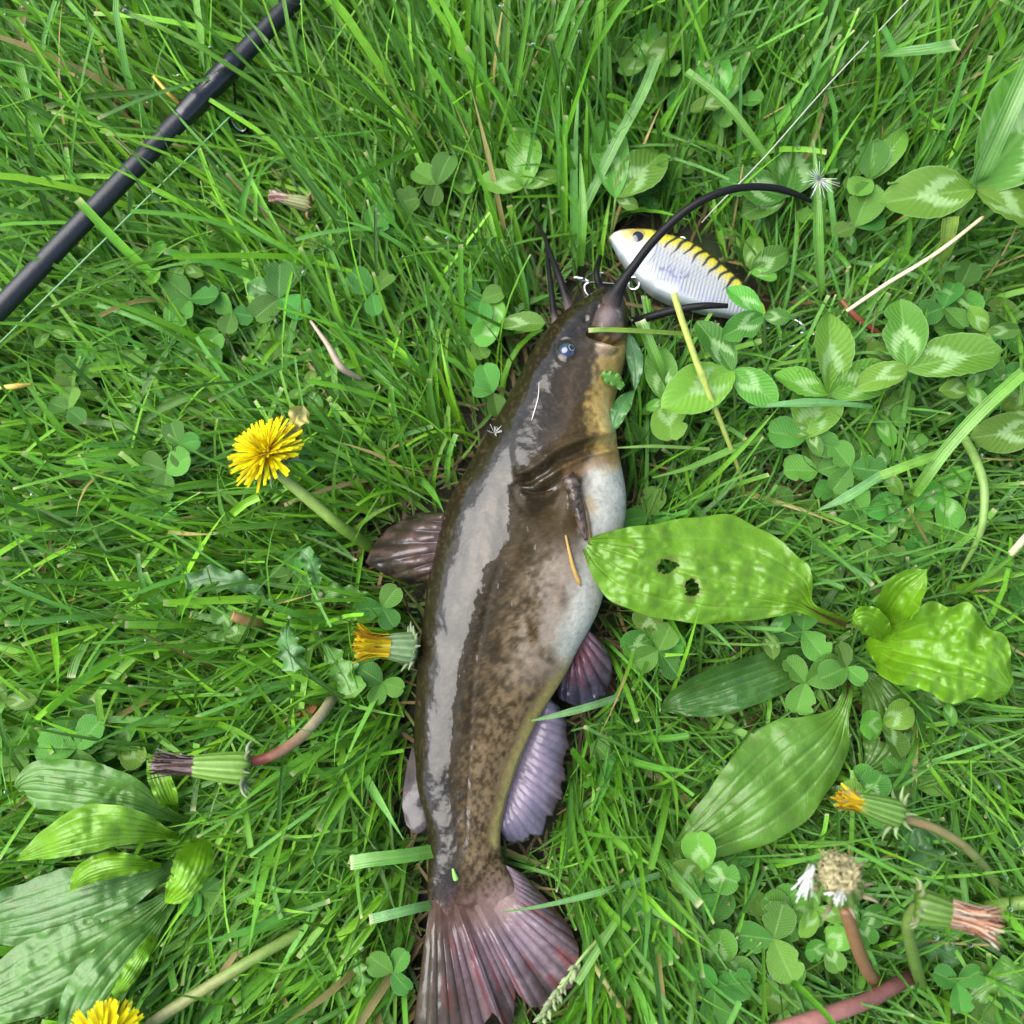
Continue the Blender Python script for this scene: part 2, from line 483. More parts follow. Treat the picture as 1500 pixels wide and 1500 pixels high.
def build_fish():
    root = thing('catfish', 'glossy brown catfish with pale belly and long black whiskers lying on the grass', 'fish', at(760, 900, 0.0))
    NS, NR = 640, 216
    S = cat(np.array(ST_), NS)
    b = np.maximum(S[:, 4], 0.0006); zc = S[:, 5] + b
    L = at(S[:, 0], S[:, 1], zc); R = at(S[:, 2], S[:, 3], zc)
    C = (L + R) / 2; e = (R - L); a = np.linalg.norm(e, axis=1) / 2; e = e / (2 * a[:, None])
    th = np.linspace(0, 2 * math.pi, NR, endpoint=False)
    ex = 2 / 2.25
    cs = np.sign(np.cos(th)) * np.abs(np.cos(th)) ** ex
    sn = np.sign(np.sin(th)) * np.abs(np.sin(th)) ** ex
    # back (cos<0) fuller, belly softer
    sn2 = sn * (1 + 0.10 * np.clip(-np.cos(th), 0, 1) * np.abs(np.sin(th)))
    P = C[:, None, :] + e[:, None, :] * (a[:, None] * cs[None, :])[..., None]
    P[..., 2] += b[:, None] * sn2[None, :]
    U, V = proj(P)
    f = np.broadcast_to((cs[None, :] + 1) / 2, U.shape)
    up = np.broadcast_to(sm(-0.1, 0.5, sn)[None, :], U.shape)
    # --- relief
    D = np.zeros_like(U)
    def step(poly, w, h, back=40):
        d, s, t = seg_dist(U, V, poly)
        env = sm(0, .12, t) * (1 - sm(.88, 1, t))
        return env * h * np.where(s < 0, np.exp(-d / back), 0) * sm(0, w, d * (s < 0))
    def groove(poly, w, h):
        d, s, t = seg_dist(U, V, poly)
        return -h * np.exp(-(d / w) ** 2) * sm(-.02, .15, t) * (1 - sm(.85, 1.02, t))
    def blob(u, v, ru, rv, h, ang=0):
        c, s = math.cos(ang), math.sin(ang)
        x = (U - u) * c + (V - v) * s; y = -(U - u) * s + (V - v) * c
        return h * np.exp(-(x / ru) ** 2 - (y / rv) ** 2)
    gill = [(748, 702), (772, 699), (796, 686), (818, 667), (845, 655), (872, 647), (904, 640)]
    D += step(gill, 6, .0046, 30)
    D += groove([(p[0] + 3, p[1] + 7) for p in gill], 5, .0030)
    D += groove([(792, 668), (815, 652), (842, 640), (872, 634)], 3.5, .0012)
    D += groove([(826, 676), (850, 668), (880, 660), (906, 652)], 3.0, .0014)
    D += groove([(760, 716), (778, 722), (796, 720), (812, 712)], 4, .0022)
    D += step([(785, 716), (812, 700), (840, 684), (868, 671), (905, 664)], 6, .0030, 22)
    D += groove([(790, 724), (815, 708), (842, 692), (870, 678)], 5, .0018)
    D += groove([(752, 706), (760, 730), (775, 757)], 7, .0014)
    D += blob(765, 728, 8, 26, .0016, -.35)
    D += blob(800, 744, 22, 15, -.0042, -.3)
    D += blob(832, 702, 14, 12, .0030)
    D += blob(818, 725, 10, 26, -.0022, .2)
    D += groove([(846, 700), (850, 740), (858, 780)], 6, .0010)
    # mouth, lips, snout
    D += groove([(858, 484), (874, 491), (888, 500), (905, 503), (920, 498)], 4.0, .0052)
    D += groove([(866, 505), (880, 517), (897, 520), (912, 512)], 4, .0018)
    D += blob(893, 468, 15, 19, .0046, -.3)
    D += blob(890, 511, 17, 8, .0034, .3)
    D += groove([(878, 446), (872, 462), (866, 480)], 4, .0018)
    D += blob(858, 468, 6, 5, -.0016)
    D += blob(858, 498, 10, 7, -.0010)
    D += blob(830, 514, 20, 20, .0016)
    D += groove([(830 + 16 * math.cos(k), 514 + 17 * math.sin(k)) for k in np.linspace(0.3, 5.9, 14)], 3.0, .0007)
    D += blob(800, 600, 40, 60, .0010)
    for k in range(5):
        D += groove([(845 + 3 * k, 560 + 7 * k), (842 + 5 * k, 575 + 8 * k), (846 + 5 * k, 592 + 8 * k)], 1.6, .0003)
    # seam of the lateral line, anal ridge, tail rays
    latl = [(742, 800), (715, 880), (698, 960), (690, 1030), (688, 1100), (684, 1170), (682, 1250)]
    D += groove(latl, 2.2, .00045)
    D += step([(846, 962), (822, 1000), (796, 1040), (775, 1080), (757, 1120), (741, 1168), (731, 1205)][::-1], 4, .0012, 14)
    D += (fbm(U / 60, V / 90, 3) - 0.5) * .0022 * sm(430, 520, V)
    D += (fbm(U / 13, V / 22, 3) - 0.5) * .00055
    D *= up
    N = np.cross(np.gradient(P, axis=0), np.roll(P, -1, 1) - np.roll(P, 1, 1))
    N /= np.linalg.norm(N, axis=2)[..., None] + 1e-12
    if (N[NS // 2, NR // 4, 2]) < 0: N = -N
    P = P + N * D[..., None]
    # --- colour
    n1 = fbm(U / 26, V / 34, 4); n2 = fbm(U / 6 + 40, V / 8 + 9, 5); n3 = fbm(U / 3.0 + 8, V / 4 + 70, 3)
    back = np.array([.012, .0085, .003]); flank = np.array([.036, .024, .009]); tan = np.array([.17, .12, .064])
    fn = f + (n1 - .5) * .25 + (n2 - .5) * .16
    c = lerp(back, flank, sm(.28, .62, fn))
    mott = sm(.34, .68, n2 * .6 + n3 * .4 + (fn - .5) * .10)
    c = lerp(c, tan, mott * sm(.40, .66, fn) * .62 * sm(770, 900, V))
    c = lerp(c, [.028, .019, .008], sm(.50, .36, n2) * sm(.42, .6, fn) * .4 * sm(770, 900, V))
    # paler grey flank of the abdomen
    ab = sm(.52, .74, f + (n2 - .5) * .2) * sm(770, 840, V) * (1 - sm(930, 1030, V))
    c = lerp(c, [.25, .205, .16], ab * .8 * sm(.3, .55, n1 + .1))
    # white belly
    bd, _, _ = seg_dist(U, V, [(890, 690), (893, 740), (890, 790), (878, 850), (862, 905), (846, 945)])
    bel = sm(46, 14, bd + (n2 - .5) * 18) * sm(655, 690, V + (n1 - .5) * 16)
    c = lerp(c, [.45, .43, .36], bel)
    c = lerp(c, [.37, .375, .35], bel * sm(.55, .7, n2) * .5)
    # brown yellow throat and cheek
    thr, _, _ = seg_dist(U, V, [(906, 520), (900, 560), (888, 600), (893, 640), (898, 662)])
    ty = sm(40, 12, thr + (n2 - .5) * 26)
    c = lerp(c, [.38, .26, .08], ty * .9)
    c = lerp(c, [.50, .37, .14], sm(26, 6, np.hypot((U - 893) / .9, (V - 618) / 1.6) + (n2 - .5) * 14))
    rim, _, _ = seg_dist(U, V, [(835, 690), (858, 682), (882, 676), (904, 668)])
    c = lerp(c, [.22, .12, .05], sm(14, 2, rim + (n3 - .5) * 12) * .6)
    ys, _, _ = seg_dist(U, V, [(838, 968), (812, 1010), (784, 1055), (764, 1100), (748, 1145), (736, 1190), (731, 1230)])
    c = lerp(c, [.32, .26, .09], sm(20, 4, ys + (n2 - .5) * 12) * sm(940, 1000, V) * .85)
    c = lerp(c, [.34, .23, .08], sm(20, 3, np.hypot(U - 862, V - 742) + (n3 - .5) * 34) * .6)
    # lips, nostrils, grey snout
    c = lerp(c, [.14, .105, .105], sm(24, 8, np.hypot((U - 890), (V - 468) * .8) + (n2 - .5) * 8) * .8)
    c = lerp(c, [.30, .19, .14], sm(10, 3, np.hypot((U - 905), (V - 486) * .5)) * .8)
    c = lerp(c, [.30, .22, .15], sm(16, 4, np.hypot((U - 888) * .7, (V - 512))) * .7)
    c = lerp(c, [.008, .007, .006], sm(4, 1.5, np.hypot(U - 856, V - 482)) * .9)
    c = lerp(c, [.008, .007, .006], sm(3, 1.2, np.hypot(U - 859, V - 500)) * .7)
    # lateral line
    ll, _, _ = seg_dist(U, V, latl)
    c = lerp(c, [.018, .012, .008], sm(2.2, .6, ll) * .75 * sm(960, 1010, V))
    # pinkish tail root
    tl = lerp([.046, .023, .015], [.15, .10, .09], sm(660, 745, U + (n2 - .5) * 50))
    kf = sm(1275, 1335, V + (n2 - .5) * 40 + .25 * (U - 690))
    c = c * (1 - kf[..., None]) + tl * kf[..., None]
    c = lerp(c, [.1, .06, .03], sm(.6, .72, n3) * .25)
    # --- sky sheen on wet skin, drawn by coat mask: back, crown, flank scraps
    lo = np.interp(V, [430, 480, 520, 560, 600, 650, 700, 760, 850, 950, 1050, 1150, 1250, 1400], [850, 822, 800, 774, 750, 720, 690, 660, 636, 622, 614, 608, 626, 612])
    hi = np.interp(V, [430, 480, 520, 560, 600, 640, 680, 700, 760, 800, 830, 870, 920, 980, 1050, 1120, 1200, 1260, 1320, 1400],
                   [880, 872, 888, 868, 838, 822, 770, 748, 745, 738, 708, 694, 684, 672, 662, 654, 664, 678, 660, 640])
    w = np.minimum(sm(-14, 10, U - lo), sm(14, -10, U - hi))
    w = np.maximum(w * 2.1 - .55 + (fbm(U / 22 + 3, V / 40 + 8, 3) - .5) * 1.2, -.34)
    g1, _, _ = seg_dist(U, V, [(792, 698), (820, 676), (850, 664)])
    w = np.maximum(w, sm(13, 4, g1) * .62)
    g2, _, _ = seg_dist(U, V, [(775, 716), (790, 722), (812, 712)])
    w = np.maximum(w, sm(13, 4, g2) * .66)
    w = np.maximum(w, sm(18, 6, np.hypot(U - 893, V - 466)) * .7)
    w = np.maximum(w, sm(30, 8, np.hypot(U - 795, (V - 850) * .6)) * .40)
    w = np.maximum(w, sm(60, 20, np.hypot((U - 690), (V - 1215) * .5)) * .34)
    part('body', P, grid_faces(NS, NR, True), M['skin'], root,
         {'Col': c.reshape(-1, 3), 'glistening': w.ravel(), 'st': np.stack([f, V / 1500], -1).reshape(-1, 2)})

    # --- fins
    def fin(name, base, edge, rays, cols, amp, rows=40, n=None, jag=.03, z_out=None, glistening=.5, sag=0.0, seed=1, thick=.0009, exp=1.0, rc_=.65, r0_=0.0):
        n = n or rays * 8
        B = resample(base, n); E = resample(edge, n)
        s = np.linspace(0, 1, n); t = np.linspace(0, 1, rows)
        rj = np.random.default_rng(seed)
        j = 1 - jag * vnoise(s * rays * 1.0 + seed, s * 0) - jag * .6 * vnoise(s * rays * 3 + seed, s * 0 + 5)
        Tt = t[None, :] * j[:, None]
        UV = B[:, None, :2] + (E - B)[:, None, :2] * Tt[..., None]
        z = B[:, None, 2] + (E[:, None, 2] - B[:, None, 2]) * Tt ** exp
        z = z + sag * np.sin(math.pi * Tt)
        ph = s * rays * 2 * math.pi
        ripple = (np.abs(np.sin(ph / 2)) ** .7)[:, None] * amp * sm(r0_, r0_ + .3, t)[None, :] * (1 - .45 * t[None, :])
        z = z + ripple + (fbm(UV[..., 0] / 25, UV[..., 1] / 25, 3) - .5) * amp * 2.0 * t[None, :]
        Pn = at(UV[..., 0], UV[..., 1], z)
        q = cols(UV[..., 0], UV[..., 1], s[:, None] + 0 * t[None, :], t[None, :] + 0 * s[:, None])
        ray = (np.abs(np.sin(ph / 2)) ** .8)[:, None]
        q = q * (1.15 - rc_ * (1 - ray) * sm(r0_ * .8, r0_ + .25, t)[None, :])[..., None]
        st = np.stack(np.broadcast_arrays((s * rays)[:, None], t[None, :]), -1)
        wv = glistening(UV[..., 0], UV[..., 1], t[None, :] + 0 * s[:, None]) if callable(glistening) else np.full(Tt.shape, glistening)
        return part(name, Pn, grid_faces(n, rows), M['fin'], root, {'Col': q.reshape(-1, 3), 'st': st.reshape(-1, 2), 'glistening': wv.ravel()}, solid=thick)

    zb = lambda v: float(np.interp(v, [r[1] for r in ST_], [r[5] + r[4] for r in ST_]))
    g = lambda u, v, k: fbm(u / k, v / k, 4)
    def c_dorsal(u, v, s, t):
        q = lerp([.045, .027, .021], [.02, .016, .011], sm(.3, .95, t)); q = lerp(q, [.02, .015, .01], sm(.25, .0, s) * .6)
        return lerp(q, [.085, .05, .042], sm(.5, .7, g(u, v, 9)) * .5)
    fin('dorsal_fin', [(656, 752, .046), (654, 775, .046), (650, 800, .046), (646, 828, .044), (644, 850, .042)],
        [(p[0], p[1], .026) for p in [(628, 752)] + DORSAL_EDGE[1:]], 7, c_dorsal, .0030, jag=.04, glistening=lambda u, v, t: .62 - .25 * sm(.6, 1, t), sag=.004, seed=2)
    def c_pelvic(u, v, s, t):
        q = lerp([.13, .055, .065], [.026, .02, .032], sm(.15, .8, t))
        q = lerp(q, [.17, .12, .15], sm(.45, .1, s) * .5)
        return lerp(q, [.012, .011, .014], sm(.88, 1, t) * .8)
    fin('pelvic_fin', [(858, 920, .030), (852, 932, .029), (844, 945, .028), (836, 958, .027), (828, 972, .026)],
        [(p[0], p[1], .021) for p in PELVIC_EDGE[1:]], 8, c_pelvic, .0022, jag=.05, glistening=lambda u, v, t: .50 + .1 * t, sag=.003, seed=4)
    def c_anal(u, v, s, t):
        q = lerp([.21, .16, .21], [.09, .08, .115], sm(.2, .9, t + (g(u, v, 20) - .5) * .5))
        q = lerp(q, [.06, .035, .045], sm(.75, .95, t) * (1 - sm(.55, .8, s)) * .8)
        return lerp(q, [.01, .01, .012], sm(.93, 1, t) * .8)
    fin('anal_fin', [(800, 1015, .026), (788, 1040, .026), (775, 1066, .026), (763, 1092, .0255), (752, 1120, .025), (742, 1150, .025), (735, 1180, .0245), (731, 1205, .024)],
        [(p[0], p[1], .020) for p in ANAL_EDGE], 21, c_anal, .00045, rc_=.30, jag=.09, glistening=lambda u, v, t: .52 + .16 * sm(.1, .6, t) - .3 * sm(.8, .95, t) * sm(1110, 1060, v), sag=.004, seed=6)
    def c_tail(u, v, s, t):
        k = sm(620, 780, u + (g(u, v, 30) - .5) * 60)
        q = lerp([.046, .018, .014], [.155, .11, .13], k)
        q = lerp(q, [.075, .05, .055], sm(.5, 1.0, t + (g(u, v, 14) - .5) * .7) * k)
        q = lerp(q, [.15, .04, .04], sm(.55, .7, fbm(s * 26, t * 3, 3)) * sm(.2, .5, t) * .7)
        q = lerp(q, [.05, .045, .03], sm(.25, .0, s) * .8)
        return lerp(q, lerp([.046, .023, .015], [.15, .10, .09], sm(660, 745, u)), sm(.42, .16, t + (g(u, v, 8) - .5) * .3))
    def w_tail(u, v, t):
        return .56 + .22 * sm(640, 760, u) + .06 * sm(.2, .5, t) - .45 * sm(.42, .14, t) - .10 * sm(780, 850, u)  # more sky sheen drawn towards the right lobe, none at the root
    tb = [(636, 1280, .027), (645, 1300, .028), (665, 1310, .0285), (690, 1312, .0285), (715, 1304, .028), (728, 1284, .027), (731, 1262, .026)]
    te = [(p[0], p[1], .020 + .004 * math.sin(k * 1.3)) for k, p in enumerate(TAIL_EDGE)]
    fin('tail_fin', tb, te, 26, c_tail, .0009, r0_=.22, rows=90, n=26 * 12, jag=.03, glistening=w_tail, sag=.003, seed=8, thick=.0010)
    def c_adip(u, v, s, t):
        return lerp([.03, .022, .018], [.06, .045, .046], t)
    fin('adipose_fin', [(622, 1092, .036), (626, 1116, .036), (629, 1141, .034), (631, 1166, .032), (634, 1190, .030), (634, 1206, .029)],
        [(p[0], p[1], .029) for p in [(606, 1092)] + ADIPOSE_EDGE[1:]], 3, c_adip, .0009, jag=.02, glistening=.85, sag=.001, seed=9, thick=.0016)
    # pectoral fin folded against the belly: stout spine and a strip of web behind it
    FISH.update(P=P, U=U, V=V, up=up)
    def surf(pts, lift):
        return np.array([on_fish(u, v) + [0, 0, l] for (u, v), l in zip(pts, lift)])
    Q = cat(surf([(832, 698), (840, 714), (846, 738), (851, 764), (857, 792)], [.0002, .0016, .0022, .0018, .0010]), 30)
    V_, F_, T_, st_ = tube(Q, np.interp(np.linspace(0, 1, 30), [0, .15, .5, .8, 1], [.0034, .0036, .0028, .0020, .0007]), 12)
    pc = lerp([.022, .015, .012], [.10, .07, .05], sm(.35, .7, fbm(st_[:, 1] * 7, st_[:, 0] * 18, 3)))
    o = part('pectoral_fin', V_, F_, M['fin'], root, {'Col': pc, 'st': st_ * [8, 1], 'glistening': np.full(len(V_), .5)}, tris=T_)
    B = resample(surf([(845, 712), (851, 738), (856, 764), (862, 798)], [.0014, .0016, .0014, .0008]), 30)
    E = resample(surf([(851, 715), (860, 740), (866, 766), (869, 799)], [.0009, .0012, .0012, .0008]), 30)
    t = np.linspace(0, 1, 8)
    Pw = B[:, None] + (E - B)[:, None] * t[None, :, None]
    Pw[..., 2] += .0005 * np.sin(t * 12)[None, :]
    w = part('fin_web', Pw, grid_faces(30, 8), M['fin'], None,
             {'Col': np.tile(np.array([.13, .085, .05]), (240, 1)) * (.4 + .9 * np.tile(np.abs(np.sin(t * 9)), 30))[:, None],
              'st': np.stack(np.broadcast_arrays(t[None, :] * 6, np.linspace(0, 1, 30)[:, None]), -1).reshape(-1, 2), 'glistening': np.full(240, .45)}, solid=.0006, base=root.location)
    w.parent = o; w.location = (0, 0, 0)

    # --- eye
    i = np.argmin(np.hypot(U - 831, V - 514) + (up < .9) * 1e4)
    ep = P.reshape(-1, 3)[i]; en = N.reshape(-1, 3)[i]
    en = en + np.array([.15, 0, .0]); en /= np.linalg.norm(en)
    def dome(r, lo, hi, n=24, seg=40):
        ph = np.linspace(lo, hi, n)
        th2 = np.linspace(0, 2 * math.pi, seg, endpoint=False)
        return np.stack([r * np.sin(ph)[:, None] * np.cos(th2), r * np.sin(ph)[:, None] * np.sin(th2), r * np.cos(ph)[:, None] + 0 * th2], -1)
    q = Vector(en).to_track_quat('Z', 'Y').to_matrix()
    def place(G, c, rot=q):
        return G.reshape(-1, 3) @ np.array(rot).T + c
    r = .0043
    cc = ep - en * (r * .58)
    m_eye = plain('eye_blue', (.016, .028, .06), .12, spec=.6, noise=.6, nscale=700, coat=.9)
    m_pup = plain('eye_pupil', (.004, .004, .005), .05, coat=1.0)
    m_ring = plain('eye_ring', (.22, .23, .23), .25, coat=.6)
    eye = part('eye', place(dome(r, .001, 1.7), cc), grid_faces(24, 40, True), m_eye, root)
    pd = en + np.array([.42, .02, .05]); pd /= np.linalg.norm(pd)
    q2 = Vector(pd).to_track_quat('Z', 'Y').to_matrix()
    for nm, rr, lo, hi, mm in (('iris_ring', r * 1.02, .31, .39, m_ring), ('pupil', r * 1.015, .001, .31, m_pup)):
        x = part(nm, place(dome(rr, lo, hi, 8, 32), cc, q2), grid_faces(8, 32, True), mm, None, base=root.location)
        x.parent = eye; x.location = (0, 0, 0)

    # --- whiskers
    mm = 1e-3
    def barbel(pts, n=50):
        V_, F_, T_, st_ = px_tube(pts, n, 12)
        bc = lerp([.085, .062, .055], [.009, .0085, .009], sm(.06, .26, st_[:, 0] + .04 * (fbm(st_[:, 0] * 30, st_[:, 1] * 6, 3) - .5)))
        part('barbel', V_, F_, M['skin'], root, {'Col': bc, 'glistening': np.full(len(V_), -2.0), 'st': st_}, tris=T_)
    barbel([(872, 482, .046, 4.0 * mm), (884, 464, .0495, 6.2 * mm), (895, 444, .0505, 5.4 * mm), (905, 425, .053, 3.6 * mm), (914, 410, .056, 2.7 * mm), (927, 392, .060, 2.2 * mm), (958, 352, .068, 2.1 * mm), (1000, 312, .078, 2.0 * mm), (1040, 288, .082, 1.9 * mm),
            (1085, 275, .082, 1.8 * mm), (1130, 275, .078, 1.7 * mm), (1162, 283, .073, 1.5 * mm), (1188, 295, .066, .9 * mm)], 90)
    barbel([(908, 470, .018, 3 * mm), (930, 471, .034, 2.4 * mm), (952, 464, .041, 2.2 * mm), (990, 454, .046, 2.0 * mm), (1030, 448, .050, 1.8 * mm), (1066, 448, .050, 1.2 * mm)], 50)
    barbel([(836, 458, .042, 2.6 * mm), (829, 436, .045, 2.0 * mm), (818, 402, .045, 1.7 * mm), (806, 372, .040, 1.4 * mm), (797, 345, .034, 1.0 * mm), (781, 318, .026, .5 * mm)], 40)
    barbel([(815, 478, .036, 2.3 * mm), (811, 455, .036, 1.7 * mm), (807, 420, .034, 1.5 * mm), (803, 385, .030, 1.2 * mm), (800, 350, .026, .6 * mm)], 40)
    barbel([(886, 432, .018, 2.4 * mm), (876, 412, .022, 1.9 * mm), (874, 396, .022, 1.7 * mm), (880, 372, .016, 1.0 * mm)], 30)
    barbel([(914, 505, .018, 2.4 * mm), (930, 512, .024, 1.9 * mm), (958, 508, .026, 1.6 * mm), (985, 496, .022, 1.0 * mm)], 30)
    FISH['P'] = P; FISH['N'] = N; FISH['U'] = U; FISH['V'] = V; FISH['up'] = up
build_fish()


# ------------------------------------------------------------------ fishing lure
M['steel'] = plain('bright_steel', (.75, .75, .74), .18, metal=1.0)
M['hook'] = plain('dark_hook_steel', (.06, .06, .065), .25, metal=.9)

def paint_material(name, rough=.28, coat=.7):
    m, nt, p, out = new_mat(name)
    nt.links.new(node(nt, 'ShaderNodeAttribute', attribute_name='Col').outputs['Color'], p.inputs['Base Color'])
    p.inputs['Roughness'].default_value = rough
    p.inputs['Coat Weight'].default_value = coat
    p.inputs['Coat Roughness'].default_value = .12
    tc = node(nt, 'ShaderNodeTexCoord')
    nz = node(nt, 'ShaderNodeTexNoise', ins={'Vector': tc.outputs['Object'], 'Scale': 500.0, 'Detail': 4.0}).outputs[0]
    nt.links.new(bump(nt, nz, .0001, .5), p.inputs['Normal'])
    return m
M['lure'] = paint_material('lure_paint')

LURE_POLY = [(896, 330), (905, 323), (930, 323), (956, 327), (975, 339), (1002, 344), (1032, 360), (1062, 385), (1088, 405), (1112, 424), (1132, 444), (1118, 456), (1092, 464), (1068, 464),
             (1040, 456), (1010, 450), (984, 444), (958, 432), (938, 416), (923, 396), (906, 376), (896, 345)]
def build_lure():
    zc = .032
    O = at(897, 333, zc)
    A = at(1130, 450, zc) - O; Lm = np.linalg.norm(A); A /= Lm
    Pp = np.cross([0, 0, 1.0], A)          # dorsal side, in plan
    k = Lm / 261.0                          # metres per photograph pixel here
    root = thing('fishing_lure', 'fish shaped lure with yellow back, black bars and pearl white side by the whisker', 'lure', at(1010, 395, 0))
    roll = math.radians(-3); cr, sr = math.cos(roll), math.sin(roll)
    wmax = 22.0
    s = np.r_[0, 1, 2.5, np.linspace(4, 259, 396), 260, 261]
    top = np.interp(s, [0, 3, 10, 22, 51, 74, 99, 132, 170, 202, 233, 252, 261], [-3, 5, 12, 20, 34, 37, 44, 44, 35, 27, 18, 8, -4])
    bot = np.interp(s, [0, 3, 8, 20, 30, 54, 77, 101, 129, 153, 184, 214, 235, 252, 261], [-6, -9, -12, -20, -27, -41, -50, -55, -54, -49, -42, -32, -23, -15, -10])
    ker = np.hanning(25); ker /= ker.sum()
    pad = lambda q: np.convolve(np.r_[np.full(12, q[0]), q, np.full(12, q[-1])], ker, 'valid')
    top2, bot2 = pad(top), pad(bot)
    e = sm(0, 14, s) * (1 - sm(250, 261, s))
    top = top * (1 - e) + top2 * e; bot = bot * (1 - e) + bot2 * e
    w = np.interp(s, [0, 2, 6, 15, 40, 80, 130, 180, 220, 250, 261], [1, 5, 8.5, 12, 17, 21, wmax, 19, 13, 6, 2])
    NR = 176
    th = np.linspace(0, 2 * math.pi, NR, endpoint=False)
    ex = 2 / 3.9
    cs = np.sign(np.cos(th)) * np.abs(np.cos(th)) ** ex      # lateral
    sn = np.sign(np.sin(th)) * np.abs(np.sin(th)) ** ex      # dorsal
    mid = (top + bot) / 2; hh = (top - bot) / 2
    Hh = mid[:, None] + hh[:, None] * sn[None, :]
    narrow = 1 - .22 * np.clip(sn, 0, 1) ** 2                # back thinner than belly
    Y = w[:, None] * cs[None, :] * narrow[None, :]
    S = np.broadcast_to(s[:, None], Y.shape)
    # gill plate step on the side
    gl = np.hypot((S - 40), (Hh + 4) * .9)
    Y = Y + np.sign(Y) * .8 * sm(40, 36, gl) * sm(.5, .8, np.abs(cs))[None, :] * sm(6, 20, S)
    def W(S_, H_, Y_):
        hr = H_ * cr + Y_ * sr; zr = Y_ * cr - H_ * sr - wmax
        return O + k * (np.asarray(S_)[..., None] * A + np.asarray(hr)[..., None] * Pp + np.asarray(zr)[..., None] * np.array([0, 0, 1.0]))
    P = W(S, Hh, Y)
    # paint
    n = fbm(S / 9, Hh / 9, 4)
    c = np.broadcast_to(np.array([.345, .35, .35]), P.shape).copy()
    d = top[:, None] - Hh
    yel = sm(34, 12, d + (n - .5) * 8) * sm(14, 30, S)
    c = lerp(c, [.50, .43, .006], yel * .95)
    c = lerp(c, [.55, .50, .16], sm(36, 10, d) * sm(60, 30, S) * .55)
    body = sm(70, 80, S) * (1 - sm(240, 250, S))
    lines = .5 + .5 * np.sin((S + .25 * Hh) * 2 * math.pi / 5.6)
    rows_ = .5 + .5 * np.sin((Hh - .12 * S) * 2 * math.pi / 5.0)
    c = lerp(c, [.16, .175, .20], sm(.55, .95, lines) * body * sm(-42, -34, Hh) * (1 - sm(-2, 10, Hh)) * 1.0)
    c = lerp(c, [.16, .13, .04], sm(.5, .9, np.minimum(lines, .3 + .7 * rows_)) * body * sm(-4, 6, Hh) * .55)
    blu = sm(16, 4, np.abs(Hh + 26 + .05 * S + (n - .5) * 10)) * body * sm(.42, .6, fbm(S / 14 + 3, Hh / 10, 3))
    c = lerp(c, [.13, .19, .42], blu * .25)
    # black bars along the back
    for q in range(11):
        s0 = 86 + q * 15.2
        cen = s0 + 6 - .50 * d + .006 * d * d
        wd = np.interp(d, [0, 10, 26, 38], [6.5, 4.6, 2.6, .4]) * (1.0 if q % 2 else .8)
        ln = 40 if q % 2 else 30
        c = lerp(c, [.010, .010, .008], sm(1.2, .2, np.abs(S - cen - 1.2 * np.sin(d * .22 + q * 2.1)) / np.maximum(wd, .1)) * (d < ln) * (d >= -1))
    c = lerp(c, [.012, .012, .010], sm(8.0, 4.0, d + (n - .5) * 6) * sm(84, 92, S) * (1 - sm(225, 245, S)))
    # gill line, cheek lines, small printed fin
    arc = np.abs(np.hypot(S - 30, Hh + 6) - 44)
    c = lerp(c, [.10, .11, .15], sm(1.6, .5, arc) * sm(-44, -38, Hh) * (S > 40) * .85)
    arc2 = np.abs(np.hypot(S - 30, (Hh - 22)) - 47)
    c = lerp(c, [.14, .15, .2], sm(1.3, .4, arc2) * (Hh < -16) * (S > 34) * (S < 72) * .7)
    for q in range(3):
        c = lerp(c, [.2, .2, .26], sm(.9, .3, np.abs(Hh + 36 + q * 3.5 - .2 * (S - 50))) * (S > 44) * (S < 60) * .6)
    fx, fy = (S - 112) * .96 + (Hh + 17) * .28, (Hh + 17) * .96 - (S - 112) * .28
    el = np.hypot(fx / 21, fy / (7 + .12 * fx))
    c = lerp(c, [.12, .11, .20], sm(.16, .05, np.abs(el - 1)) * .9)
    for q in (-.5, 0, .45):
        c = lerp(c, [.14, .13, .24], sm(1.1, .3, np.abs(fy - q * (7 + .3 * fx))) * (el < 1) * .8)
    bel = sm(-.55, -.80, np.sin(th))[None, :] * np.ones_like(S)
    c = lerp(c, [.22, .26, .262], bel * .85)
    c = lerp(c, [.56, .66, .70], sm(10, 4, np.abs(S - 14 + (Hh + 10) * .5)) * .35)
    body_o = part('body', P, grid_faces(len(s), NR, True), M['lure'], root, {'Col': c.reshape(-1, 3)})
    # eyes
    def disc(S0, H0, r, y0, dome, col_rings, name, mat, parent):
        rr = np.linspace(0, 1, 12); tt = np.linspace(0, 2 * math.pi, 40, endpoint=False)
        Sx = S0 + r * rr[:, None] * np.cos(tt); Hx = H0 + r * rr[:, None] * np.sin(tt)
        Yx = y0 + dome * np.sqrt(1 - rr ** 2 * .999)[:, None] + 0 * tt
        o = part(name, W(Sx, Hx, Yx), grid_faces(12, 40, True), mat, None, base=root.location)
        o.parent = parent; o.location = (0, 0, 0)
        return o
    y_eye = float(np.interp(38, s, w)) * .93
    m_w = plain('lure_eye_gold', (.36, .26, .07), .25, coat=.8); m_b = plain('lure_pupil', (.012, .014, .018), .15, coat=1.0)
    eye = disc(39, 8, 13.0, y_eye + .9, 2.0, None, 'eye', m_w, root)
    disc(39.5, 8, 9.2, y_eye + 1.5, 2.4, None, 'pupil', m_b, eye)
    # wire work
    def wire(name, pts, r, parent, mat, closed=False):
        Q = cat(pts + ([pts[0]] if closed else []), 48)
        V_, F_, T_, st_ = tube(W(Q[:, 0], Q[:, 1], Q[:, 2]), r, 8)
        o = part(name, V_, F_, mat, None, tris=T_, base=root.location)
        o.parent = parent; o.location = (0, 0, 0)
        return o
